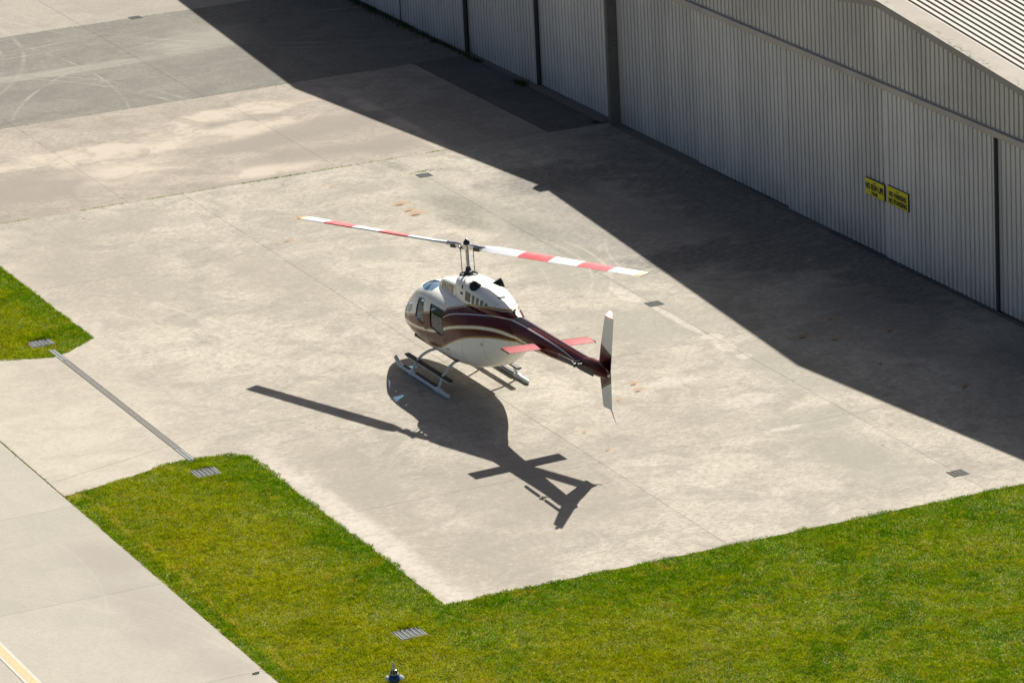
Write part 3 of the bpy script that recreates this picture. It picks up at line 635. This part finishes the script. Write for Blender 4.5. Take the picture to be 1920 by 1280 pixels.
def paint():
    t = NT('helicopter_paint'); X, Y, Z = t.xyz()
    d = lambda k: t.math('SUBTRACT', Z, curve(t, X, CURVES[k]))
    step = lambda v, a: t.ramp(v, a-.003, a+.003)
    band = lambda v, c, w: t.ramp(t.math('ABSOLUTE', t.math('SUBTRACT', v, c)), w-.003, w+.003, 1, 0)
    tp, th, lo, be = d('top'), d('thin'), d('low'), d('belly')
    c = t.mix(step(tp, 0), MAROON, WHITE)
    c = t.mix(band(tp, .012, .012), c, GOLD); c = t.mix(band(tp, -.015, .006), c, (.6, .57, .5))
    lim = t.ramp(X, .12, .10, 1, 0); inx = t.math('LESS_THAN', X, .1)
    c = t.mix(t.math('MULTIPLY', band(th, 0, .011), inx), c, (.66, .66, .64))
    c = t.mix(band(lo, 0, .043), c, GOLD); c = t.mix(band(lo, 0, .027), c, (.88, .84, .70))
    c = t.mix(step(be, .02), WHITE, c); c = t.mix(band(be, .012, .018), c, GOLD)
    seams = addup(t, [t.ramp(t.math('ABSOLUTE', t.math('SUBTRACT', X, q)), .003, .009, 1, 0) for q in (-.98, -1.78, -2.56, -3.9, -5.62)])
    rv = t.n('TexVoronoi', {'Vector': t.co, 'Scale': 9.0, 'Randomness': .6}).outputs['Distance']
    c = t.mix(t.math('MULTIPLY', seams, .45), c, (.05, .045, .04)); c = t.mix(t.ramp(rv, .03, .06, .3, 0), c, (.12, .10, .09))
    grim = t.noise(2.2, 6, .7, lo=.52, hi=.75); c = t.mix(t.math('MULTIPLY', grim, .08), c, (.35, .32, .26))
    t.p(Base_Color=c, Roughness=.3, Coat_Weight=.08, Coat_Roughness=.04, Specular_IOR_Level=.16)
    n = t.noise(3, 4, .6, lo=.35, hi=.7); t.set(t.b.inputs['Roughness'], t.ramp(n, 0, 1, .2, .32)); return t.m
M_paint = paint()
M_white = plain('white_paint', WHITE, .25, 0, .04, 5, .5)
M_maroon = plain('maroon_paint', MAROON, .22, 0, .1, 5, .6)
M_maroon_lit = plain('maroon_sunlit', (.33, .028, .042), .55, 0, .08, 8, 0, .12)  # stabiliser maroon, brighter copy with the sunlit look put into its colour
M_gold = plain('gold_paint', GOLD, .4)
M_gear = plain('gear_paint', (.62, .68, .68), .4, 0, .08, 8)
def glass(name, tint, k):
    t = NT(name); tr = t.n('BsdfTransparent', {'Color': tint}).outputs[0]; gl_ = t.n('BsdfGlossy', {'Color': (1, 1, 1), 'Roughness': .03}).outputs[0]
    fr = t.math('ADD', .03, t.math('MULTIPLY', t.math('POWER', t.n('LayerWeight', {'Blend': .5}).outputs['Facing'], 5.0), .85)); mx = t.n('MixShader', {0: t.math('MULTIPLY', fr, k), 1: tr, 2: gl_}); t.t.links.new(mx.outputs[0], t.out.inputs[0]); return t.m
M_glass = glass('window_glass', (.70, .82, .92), .8); M_skyglass = glass('blue_glass', (.60, .80, .95), 1.0)
M_seat = plain('seat_fabric', (.035, .036, .042), .9); M_trim = plain('cabin_trim', (.10, .095, .085), .8); M_dark = plain('cabin_dark', (.03, .03, .032), .8)

FUS = [  # x, zb, zt, w, zm, et, eb
    (2.90, .78, .84, .04, .81, 2, 2), (2.87, .71, .92, .17, .81, 2, 2), (2.77, .64, 1.03, .30, .82, 2.1, 2.1), (2.5, .555, 1.28, .44, .85, 2.3, 2.2), (2.1, .51, 1.62, .55, .91, 2.5, 2.4),
    (1.7, .485, 1.815, .62, .98, 2.8, 2.6), (1.3, .47, 1.87, .66, 1.02, 3.0, 2.7), (.9, .465, 1.885, .67, 1.05, 3.1, 2.8), (.3, .47, 1.89, .675, 1.07, 3.1, 2.8), (-.3, .49, 1.905, .675, 1.1, 3.0, 2.8),
    (-.9, .56, 1.935, .655, 1.17, 2.7, 2.7), (-1.5, .72, 1.97, .57, 1.3, 2.4, 2.5), (-2.0, .95, 1.99, .46, 1.45, 2.2, 2.3), (-2.35, 1.18, 1.99, .36, 1.6, 2.1, 2.1), (-2.7, 1.42, 1.98, .27, 1.70, 2, 2)]
xs = np.concatenate([[2.90, 2.89, 2.87, 2.83], np.linspace(2.77, 1.6, 17)[0:], np.linspace(1.5, -2.7, 43)])
FV, FF = loft(FUS, xs, 60)
fus = mesh(FV, FF)
def rpoly(P, r=.05, n=4):
    out = []; P = [Vector((a, b)) for a, b in P]; k = len(P)
    for i in range(k):
        p, a, b = P[i], P[i-1], P[(i+1) % k]; u = (a-p).normalized(); v = (b-p).normalized(); s = min(r, (a-p).length*.45, (b-p).length*.45)
        A, Bq = p+u*s, p+v*s
        for j in range(n+1):
            t = j/n; q = A*(1-t)**2+p*2*t*(1-t)+Bq*t*t; out.append((q.x, q.y))
    return out
def grow(P, d):
    c = sum((Vector(p) for p in P), Vector((0, 0)))/len(P)
    return [tuple(Vector(p)+(Vector(p)-c).normalized()*d) for p in P]
W_F = rpoly([(1.07, 1.60), (1.34, 1.565), (1.45, 1.13), (1.08, 1.07), (.92, 1.085)], .05); W_R = rpoly([(.70, 1.60), (.03, 1.605), (-.09, 1.10), (.07, 1.06), (.60, 1.12)], .05)
D_F = rpoly([(.75, 1.68), (1.42, 1.66), (1.62, 1.2), (1.60, .62), (1.4, .55), (.75, .55)], .08); D_R = rpoly([(.745, 1.68), (-.20, 1.68), (-.26, 1.1), (-.25, .62), (.745, .58)], .06)
W_S = rpoly([(1.735, 1.40), (1.69, 1.24), (1.92, 1.06), (2.32, 1.0), (2.46, 1.03), (2.05, 1.27)], .03)
CHIN = rpoly([(1.80, .14), (2.28, .12), (2.34, .22), (2.16, .38), (1.86, .42)], .05)
W_V = rpoly([(.035, 1.06), (.30, 1.05), (.38, 1.15), (.38, 1.56), (.28, 1.72), (.035, 1.74)], .05)
SKY = rpoly([(1.0, .27), (1.24, .10), (1.70, .08), (1.62, .40), (1.35, .50), (.98, .46)], .04)
pr = lambda P, s, a=.2, b=1.2: MB().prism(P, s*a, s*b, 'y').me()
cuts = []
for s in (1, -1):
    cuts += [('DIFFERENCE', pr(D_F, s)), ('DIFFERENCE', pr(D_R, s)), ('DIFFERENCE', pr(W_S, s, .3, 1.2)), ('DIFFERENCE', MB().prism([(a, s*b) for a, b in CHIN], .2, .86, 'z').me()), ('DIFFERENCE', MB().prism([(s*a, b) for a, b in W_V], 1.5, 3.2, 'x').me()), ('DIFFERENCE', MB().prism([(a, s*b) for a, b in SKY], 1.5, 2.2, 'z').me())]
body = boolean(fus.copy(), cuts, .028); shade(body, 35)
fo = add('fuselage', body, M_paint, heli, HB)
gl_in = inset(fus, .012)
for s in (1, -1):
    for nm, D, Wn in (('door', D_F, W_F), ('door', D_R, W_R)):
        dm = boolean(fus.copy(), [('INTERSECT', pr(grow(D, -.007), s)), ('DIFFERENCE', pr(Wn, s))], .03); shade(dm, 35)
        do = add('door', dm, M_paint, heli, HB)
        wm = boolean(gl_in.copy(), [('INTERSECT', pr(grow(Wn, .006), s))], .006); shade(wm, 30); add('window', wm, M_glass, do)
        rim = boolean(inset(fus, -.003), [('INTERSECT', pr(grow(Wn, .006), s)), ('DIFFERENCE', pr(grow(Wn, -.008), s))], .02); add('window_seal', rim, M_dark, do)
        hx = .84 if D is D_F else -.14
        MB().box((hx-.05, s*.668, 1.0), (hx+.05, s*.685, 1.02)).build('handle', M_dksteel, do)
    wm = boolean(gl_in.copy(), [('INTERSECT', pr(grow(W_S, .005), s, .3, 1.2))], .006); shade(wm, 30); add('side_window', wm, M_glass, heli, HB)
    wm = boolean(gl_in.copy(), [('INTERSECT', MB().prism([(a, s*b) for a, b in grow(CHIN, .005)], .2, .86, 'z').me())], .006); shade(wm, 30); add('chin_window', wm, M_glass, heli, HB)
    wm = boolean(gl_in.copy(), [('INTERSECT', MB().prism([(s*a, b) for a, b in grow(W_V, .005)], 1.5, 3.2, 'x').me())], .006); shade(wm, 30); add('windshield', wm, M_glass, heli, HB)
    wm = boolean(gl_in.copy(), [('INTERSECT', MB().prism([(a, s*b) for a, b in grow(SKY, .006)], 1.5, 2.2, 'z').me())], .006); shade(wm, 30); add('roof_window', wm, M_skyglass, heli, HB)
# cabin inside
MB().box((-.5, -.55, .60), (1.72, .55, .66)).build('cabin_floor', M_trim, heli, None, HB)
MB().box((-.56, -.56, .62), (-.5, .56, 1.72)).build('rear_bulkhead', M_trim, heli, None, HB)
bevel(MB().box((1.86, -.10, .62), (2.12, .10, 1.06)).build('instrument_panel', M_dark, heli, None, HB), .04)
for y in (-.3, .3):
    st = bevel(MB().box((.92, y-.21, .66), (1.42, y+.21, .90)).build('seat', M_seat, heli, None, HB), .05)
    bevel(MB().box((.82, y-.22, .90), (.92, y+.22, 1.40)).build('seat_back', M_seat, st), .05)
bevel(MB().box((.58, -.20, .64), (.76, .20, 1.74)).build('control_housing', M_trim, heli, None, HB), .03)
rs = bevel(MB().box((-.45, -.52, .66), (.05, .52, .95)).build('rear_seat', M_seat, heli, None, HB), .05)
bevel(MB().box((-.49, -.52, .94), (-.36, .52, 1.5)).build('seat_back', M_seat, rs), .05)
# forward fairing and engine cowling
FAIR = [(1.22, 1.66, 1.84, .10, 1.74, 2, 2), (1.19, 1.66, 1.93, .17, 1.75, 2.6, 2.4), (1.12, 1.66, 2.01, .225, 1.77, 3.2, 3), (1.0, 1.66, 2.06, .26, 1.78, 3.8, 3), (.7, 1.68, 2.10, .285, 1.8, 4.4, 3), (.25, 1.7, 2.145, .31, 1.8, 4.6, 3), (0, 1.7, 2.165, .32, 1.8, 4.6, 3)]
v, f = loft(FAIR, [1.22, 1.215, 1.20, 1.18, 1.15, 1.12, 1.08, 1.04, 1.0, .9, .8, .7, .5, .25, 0], 48)
fair = mesh(v, f, 40); fr_o = add('forward_fairing', fair, M_white, heli, HB)
COWL = [(.37, 1.75, 2.12, .05, 1.8, 2.5, 2), (.35, 1.74, 2.24, .13, 1.85, 3, 2), (.29, 1.72, 2.295, .20, 1.9, 3.6, 2), (.17, 1.7, 2.325, .275, 1.93, 4, 2), (.06, 1.7, 2.335, .325, 1.95, 4.2, 2), (-.1, 1.7, 2.345, .355, 1.95, 4.2, 2), (-.5, 1.75, 2.36, .385, 1.95, 4, 2), (-1.0, 1.78, 2.335, .39, 1.95, 3.6, 2),
        (-1.4, 1.8, 2.275, .365, 1.95, 3.2, 2), (-1.75, 1.82, 2.20, .315, 1.95, 2.8, 2), (-2.1, 1.84, 2.11, .245, 1.95, 2.5, 2), (-2.4, 1.86, 2.03, .16, 1.94, 2.3, 2), (-2.6, 1.88, 1.985, .08, 1.93, 2, 2)]
v, f = loft(COWL, [.37, .365, .357, .345, .33, .31, .29, .26, .22, .17, .12, .06, 0]+list(np.linspace(-.1, -2.6, 34)), 60)
cowl = mesh(v, f, 40); co_o = add('engine_cowling', cowl, M_paint, heli, HB)
bvh_c = BVHTree.FromPolygons([tuple(v.co) for v in cowl.vertices], [tuple(p.vertices) for p in cowl.polygons])
bvh_f = BVHTree.FromPolygons([tuple(v.co) for v in fair.vertices], [tuple(p.vertices) for p in fair.polygons])
bvh_b = BVHTree.FromPolygons([tuple(p) for p in FV], FF)
def patch(name, P, m, parent, bvh=bvh_c, s=1, off=.004, mw=None, axis='y', res=5):
    """thin raised panel laid on a skin: polygon in side (x, z) or plan (x, y) projection"""
    bm = bmesh.new(); bm.faces.new([bm.verts.new((a, b, 0)) for a, b in P])
    bmesh.ops.triangulate(bm, faces=bm.faces); bmesh.ops.subdivide_edges(bm, edges=bm.edges, cuts=res, use_grid_fill=True)
    for q in bm.verts:
        a, b = q.co.x, q.co.y
        if axis == 'y': h = bvh.ray_cast(Vector((a, s*2, b)), Vector((0, -s, 0)))
        else: h = bvh.ray_cast(Vector((a, b, 4)), Vector((0, 0, -1)))
        if h[0] is not None: q.co = h[0]+h[1]*off*(1 if (h[1].y*s > 0 or axis == 'z') else -1)
    me = bpy.data.meshes.new(name); bm.to_mesh(me); bm.free(); me.update(); return add(name, me, m, parent, mw)
M_mesh = plain('intake_mesh', (.17, .175, .165), .6, .3, .2, 60)
for s in (1, -1):
    patch('intake_grille', [(-.56, 1.965), (-.82, 1.975), (-.845, 2.17), (-.585, 2.175)], M_mesh, co_o, s=s)
    for a, b, zb, zt in ((-.90, -1.03, 1.98, 2.17), (-1.10, -1.22, 2.0, 2.165), (-1.28, -1.40, 2.03, 2.155), (-1.46, -1.56, 2.07, 2.135)):
        patch('intake_grille', [(a, zb), (b, zb+.01), (b-.02, zt-.01), (a-.02, zt)], M_mesh, co_o, s=s)
    patch('vent', [(-.30, 2.04), (-.45, 2.05), (-.45, 2.10), (-.30, 2.09)], M_dark, co_o, s=s)
    patch('vent', [(-.36, 2.17), (-.42, 2.17), (-.42, 2.25), (-.36, 2.25)], M_dark, co_o, s=s)
patch('vent_slot', [(-1.55, -.09), (-1.615, -.09), (-1.615, .09), (-1.55, .09)], M_dark, co_o, axis='z')
def ell(cx, cy, rx, ry, n=18): return [(cx+rx*math.cos(2*math.pi*i/n), cy+ry*math.sin(2*math.pi*i/n)) for i in range(n)]
for y in (-.15, .13): patch('roof_grille', ell(-.515, y, .12, .07), plain('grey_mesh', (.40, .41, .39), .6), co_o, axis='z')
# exhaust stacks
for s in (1, -1):
    a = Vector((-.79, s*.08, 2.225)); d = Vector((-.32, s*.80, .40)).normalized()
    b = MB().tube([a, a+d*.12, a+d*.31, a+d*.32, a+d*.31, a+d*.10], [.075, .088, .108, .105, .098, .075], 18)
    b.build('exhaust_stack', plain('exhaust_black', (.02, .018, .016), .45, .4, .3), heli, 50, HB)
# tail boom
BOOM = [(-2.35, 1.40, 2.03, .29, 1.72, 2, 2), (-3.0, 1.50, 2.035, .235, 1.765, 2, 2), (-4.0, 1.59, 2.035, .19, 1.81, 2, 2), (-5.0, 1.68, 2.035, .15, 1.855, 2, 2), (-5.6, 1.73, 2.035, .135, 1.875, 2, 2), (-5.9, 1.755, 2.08, .13, 1.89, 2, 2), (-6.15, 1.77, 2.09, .12, 1.91, 2, 2), (-6.4, 1.80, 2.05, .10, 1.91, 2, 2), (-6.6, 1.84, 1.96, .05, 1.89, 2, 2)]
v, f = loft(BOOM, np.linspace(-2.35, -6.6, 40), 32); boom = mesh(v, f, 40)
add('tail_boom', boom, M_paint, heli, HB)
# vertical fin, right of the boom end
def foil(name, P, y, th, m, n_t=2):
    """plate with rounded leading edge: rows of (xLE, xTE, z)"""
    v = []; f = []
    prof = [(0, 0), (.06, .42), (.2, .5), (.6, .36), (1, .06), (1, -.06), (.6, -.36), (.2, -.5), (.06, -.42)]
    for a, b, z in P:
        for u, w in prof: v.append((a+(b-a)*u, y+w*th, z))
    k = len(prof)
    for i in range(len(P)-1):
        for j in range(k): f.append((i*k+j, i*k+(j+1) % k, i*k+k+(j+1) % k, i*k+k+j))
    f += [tuple(range(k)), tuple(range((len(P)-1)*k, len(P)*k))]
    return mesh(v, f, 40)
def fin_mat():
    t = NT('fin_paint'); X, Y, Z = t.xyz()
    e = t.math('ADD', Z, t.math('MULTIPLY', X, -.35))                        # slanting paint edge
    e2 = t.math('ADD', Z, t.math('MULTIPLY', X, .55))
    up = t.ramp(e, 4.475, 4.481); lo = t.ramp(e2, -1.862, -1.856, 1, 0)
    c = t.mix(addup(t, [up, lo]), (.045, .006, .008), (.88, .90, .84))
    c = t.mix(t.ramp(t.math('ABSOLUTE', t.math('SUBTRACT', e, 4.47)), .008, .012, 1, 0), c, GOLD)
    c = t.mix(t.ramp(t.math('ABSOLUTE', t.math('SUBTRACT', e2, -1.82)), .008, .012, 1, 0), c, GOLD)
    t.p(Base_Color=c, Roughness=.3, Coat_Weight=.3); return t.m
fin = add('vertical_fin', foil('fin', [(-6.06, -6.44, 1.10), (-5.93, -6.40, 1.55), (-5.82, -6.36, 1.9), (-5.90, -6.40, 2.3), (-6.10, -6.47, 3.02)], -.19, .05, fin_mat()), fin_mat(), heli, HB)
M_beacon = NT('beacon_red'); M_beacon.p(Base_Color=(.5, .03, .03), Emission_Color=(1, .22, .18), Emission_Strength=5.0, Roughness=.2); M_beacon = M_beacon.m
bc = MB().lathe([(.03, 3.02), (.045, 3.04), (.05, 3.08), (.035, 3.12), (.01, 3.135)], (-6.3, -.19, 0), 14).build('beacon', M_beacon, fin, 40)
MB().lathe([(.02, 0), (.03, .01), (.028, .035), (.01, .05)], (-6.6, -.02, 1.87), 10).build('tail_light', plain('tail_lamp', (.8, .8, .78), .2), heli, 40, HB)
MB().tube([(-6.40, -.19, 1.12), (-6.52, -.19, .98), (-6.68, -.18, .90)], .012, 6).build('tail_skid', M_gear, heli, 40, HB)
# horizontal stabiliser
for s in (1, -1):
    v = []; f = []; prof = [(0, .0), (.05, .02), (.25, .026), (.7, .012), (1, .003), (1, -.003), (.7, -.022), (.25, -.036), (.05, -.02)]
    for y in (.10, .5, .955, .985):
        k = 1 if y < .98 else .6
        for u, w in prof: v.append((-3.65-.41*u, s*y, 1.80+w*k))
    n = len(prof)
    for i in range(3):
        for j in range(n): f.append((i*n+j, i*n+(j+1) % n, i*n+n+(j+1) % n, i*n+n+j))
    f += [tuple(range(n)), tuple(range(3*n, 4*n))]
    so_ = add('horizontal_stabiliser', mesh(v, f, 40), M_maroon_lit, heli, HB)
    MB().tube([(-3.648, s*.18, 1.803), (-3.648, s*.98, 1.803)], .014, 8).build('leading_edge', M_dark, so_, 60)
    MB().box((-4.06, s*.98 if s > 0 else -.988, 1.785), (-3.66, s*.988 if s > 0 else -.98, 1.815)).build('end_plate', M_dark, so_)
# tail rotor on the left of the boom
tr = MB().tube([(-5.72, .10, 1.92), (-5.72, .30, 1.92)], .022, 10).tube([(-5.72, .25, 1.92), (-5.72, .33, 1.92)], .04, 12).tube([(-5.66, .28, 1.86), (-5.78, .28, 1.98)], .018, 8).tube([(-5.6, .12, 1.95), (-5.66, .26, 1.98)], .01, 6).build('tail_rotor', M_dksteel, heli, 40, HB)
for s in (1, -1):
    d = Vector((math.cos(R_(-2)), 0, math.sin(R_(-2))))*s; c0 = Vector((-5.72, .285, 1.92)); n_ = Vector((-d.z, 0, d.x))
    v = []; 
    for r in (.10, .16, .80, .825):
        hw = .03 if r < .12 else (.052 if r < .81 else .04)
        for a, b in ((-hw, 0), (0, .008), (hw, .004), (hw, -.004), (0, -.006)): v.append(tuple(c0+d*r+n_*a+Vector((0, b, 0))))
    f = [(i*5+j, i*5+(j+1) % 5, i*5+5+(j+1) % 5, i*5+5+j) for i in range(3) for j in range(5)]+[tuple(range(5)), tuple(range(15, 20))]
    add('blade', mesh(v, f, 30), plain('tail_blade_paint', (.06, .055, .06), .5), tr)
# tail rotor drive shaft cover on top of the boom
MB().tube([(-2.5, 0, 2.01), (-3.6, 0, 2.02), (-5.5, 0, 2.02), (-5.75, 0, 2.03)], [.05, .04, .035, .03], 10).build('shaft_cover', M_maroon, heli, 40, HB)
# antennas
MB().tube([(-2.06, .0, 2.10), (-2.36, -.01, 2.37)], [.006, .003], 6).build('whip_antenna', M_dksteel, heli, None, HB)
bevel(MB().prism([(-2.1, 2.06), (-2.24, 2.05), (-2.3, 2.17), (-2.22, 2.17)], -.01, .01, 'y').build('blade_antenna', M_gear, heli, None, HB), .004)
# registration on the fairing, projected on the skin
me = text_mesh('VH-UTB', .21, 0, .008); xs_ = [q.co.x for q in me.vertices]; k = .70/(max(xs_)-min(xs_))
bm = bmesh.new(); bm.from_mesh(me); bmesh.ops.triangulate(bm, faces=bm.faces); bmesh.ops.subdivide_edges(bm, edges=[e for e in bm.edges if e.calc_length() > .03], cuts=1); bm.to_mesh(me); bm.free()
m2 = me.copy()
for mm, s in ((me, 1), (m2, -1)):
    for q in mm.vertices:
        x = .56-s*q.co.x*k; z = 1.962+q.co.y-.03*(x-.56); h = bvh_f.ray_cast(Vector((x, s*2, z)), Vector((0, -s, 0)))
        if h[0] is not None: q.co = h[0]+Vector((0, s*.005, 0))
    add('registration', mm, M_gold, fr_o)
patch('warning_mark', [(-1.68, 1.29), (-1.76, 1.29), (-1.72, 1.36)], M_gold, fo, bvh_b, 1, .004)
patch('vent_slot', [(-.20, .84), (-.38, .885), (-.38, .87), (-.2, .825)], M_dark, fo, bvh_b, 1, .004)

# main rotor ---------------------------------------------------------------
hub = Vector((.15, 0, 0)); RC = Vector((.20, 0, 2.915))
tilt = Matrix.Translation((.085, 0, 2.335)) @ Matrix.Rotation(R_(3), 4, 'Y')
MB().lathe([(.20, -.03), (.20, .012), (.19, .02), (.18, .012), (.17, -.02)], n=28, M=tilt).build('mast_ring', M_dark, co_o, 40)
mtop = RC; mbot = Vector((.095, 0, 2.30)); md = (mtop-mbot).normalized()
ms = MB().tube([mbot, mtop], .036, 14).build('mast', M_chrome, heli, 40, HB)
q = Matrix.Translation(mbot) @ md.to_track_quat('Z', 'Y').to_matrix().to_4x4()
sw = MB().lathe([(.06, .02), (.10, .03), (.115, .06), (.11, .09), (.07, .10), (.05, .17), (.045, .19)], n=20, M=q).build('swashplate', M_dksteel, ms, 40)
tip_r, tip_l = Vector((-4.42, -1.95, 3.26)), Vector((4.72, 1.70, 2.86))     # blade tip centres in gear axes
inv = HB.inverted(); tr_, tl_ = inv @ tip_r, inv @ tip_l
ax = (tl_-tr_).normalized(); side = Vector((0, 0, 1)).cross(ax).normalized(); upv = ax.cross(side)
MR = Matrix(((ax.x, side.x, upv.x, RC.x), (ax.y, side.y, upv.y, RC.y), (ax.z, side.z, upv.z, RC.z), (0, 0, 0, 1)))
hb = MB().box((-.28, -.075, -.03), (.28, .075, .035)).box((-.09, -.10, -.05), (.09, .10, .05)).lathe([(.06, -.06), (.065, .06), (.045, .09), (.03, .12), (.035, .135), (.012, .16)], n=14)
ro = hb.build('main_rotor', M_chrome, heli, 40, HB @ MR); 
MB().lathe([(.07, .05), (.072, .09), (.05, .125), (.03, .14), (.036, .155), (.01, .17)], n=14).build('mast_nut', M_dksteel, ro, 40)
def blade_mat():
    t = NT('rotor_blade_paint'); X, Y, Z = t.xyz(); r = t.math('ABSOLUTE', X)
    st = lambda a: t.ramp(r, a-.01, a+.01)
    c = t.mix(st(1.62), (.70, .72, .74), (.62, .06, .07)); c = t.mix(st(2.5), c, (.72, .72, .72)); c = t.mix(st(3.32), c, (.62, .06, .07)); c = t.mix(st(4.2), c, (.74, .74, .73)); c = t.mix(st(4.93), c, (.75, .36, .07))
    n = t.noise(6, 4, .6, lo=.4, hi=.75); c = t.mix(t.math('MULTIPLY', n, .15), c, (.5, .48, .45))
    t.p(Base_Color=c, Roughness=.35); return t.m
M_blade = blade_mat()
for s in (1, -1):
    v = []; f = []; prof = [(-.5, 0), (-.46, .35), (-.25, .6), (.1, .45), (.5, .06), (.5, -.06), (.1, -.3), (-.25, -.4), (-.46, -.25)]
    for r, ch_, th, tw in ((.52, .20, .075, 9), (.66, .26, .07, 9), (.85, .33, .062, 8), (1.6, .33, .055, 7), (2.6, .33, .05, 5), (3.8, .33, .042, 2), (5.03, .33, .036, 0), (5.06, .31, .02, 0)):
        a = s*R_(tw+1)
        for u, w in prof:
            y, z = -u*ch_*s, w*th; v.append((s*r, y*math.cos(a)-z*math.sin(a), y*math.sin(a)+z*math.cos(a)+.01+r*.004))
    n = len(prof)
    for i in range(7):
        for j in range(n): f.append((i*n+j, i*n+(j+1) % n, i*n+n+(j+1) % n, i*n+n+j))
    f += [tuple(range(n)), tuple(range(7*n, 8*n))]
    add('blade', mesh(v, f, 35), M_blade, ro)
    MB().tube([(s*.12, 0, 0), (s*.30, 0, 0), (s*.40, 0, 0), (s*.58, 0, .005)], [.06, .068, .06, .05], 14).build('blade_grip', M_chrome, ro, 40)
    MB().box((s*.34-.07, -.085, -.055), (s*.34+.07, .085, .02)).build('grip_block', M_dksteel, ro)
    MB().tube([(s*.16, s*.05, 0), (s*.10, s*.12, -.01), (s*.06, s*.13, -.05)], [.026, .024, .02], 8).build('pitch_horn', M_chrome, ro, 40)
    top = MR @ Vector((s*.06, s*.13, -.05)); bot = top-md*.53
    MB().tube([top, top-md*.04, top-md*.05, bot+md*.05, bot+md*.04, bot], [.018, .018, .011, .011, .018, .018], 8).build('pitch_link', M_chrome, heli, None, HB)

# landing gear (stands level on the pad) -----------------------------------------
def arc(a, b, c, n=9):
    a, b, c = Vector(a), Vector(b), Vector(c); return [a*(1-t)**2+b*2*t*(1-t)+c*t*t for t in [i/n for i in range(n+1)]]
for s in (1, -1):
    y = .035+s*.925
    pts = [(-.95, y, .05), (-.90, y, .05), (1.42, y, .05)]+[tuple(p) for p in arc((1.42, y, .05), (1.68, y, .05), (1.86, y, .20), 6)[1:]]
    sk = MB().tube(pts, [.03, .048]+[.048]*(len(pts)-3)+[.04], 12).build('skid', M_gear, heli, 50)
    for a, b in ((-.30, .82), (1.08, 1.45)): MB().box((a, min(y+s*.012, y-s*.058), .076), (b, max(y+s*.012, y-s*.058), .112)).build('grip_strip', M_black, sk, 50)
    for x in (.98, -.41): MB().tube([(x-.13, y, .052), (x-.10, y, .052), (x+.10, y, .052), (x+.13, y, .052)], [.045, .062, .062, .045], 12).build('saddle', M_gear, sk, 50)
    ys = .03+s*.80
    st = MB().box((-.78, ys-.055, .312), (1.53, ys+.055, .350)).build('flight_step', M_black, heli); bevel(st, .006)
    MB().tube([(-.72, ys+s*.02, .292), (1.47, ys+s*.02, .292)], .022, 8).build('step_tube', M_gear, st, 50)
for x, zt in ((.98, .60), (-.41, .62)):
    xi = x-.32 if x > 0 else x+.03
    xm = x-.05 if x > 0 else x
    p = arc((x, .96, .06), (xm, .83, .56), (xi+.05, .40, zt), 9); q = [Vector((v_.x, .07-v_.y, v_.z)) for v_ in p][::-1]
    MB().tube(p+q, .03, 10).build('cross_tube', M_gear, heli, 50)
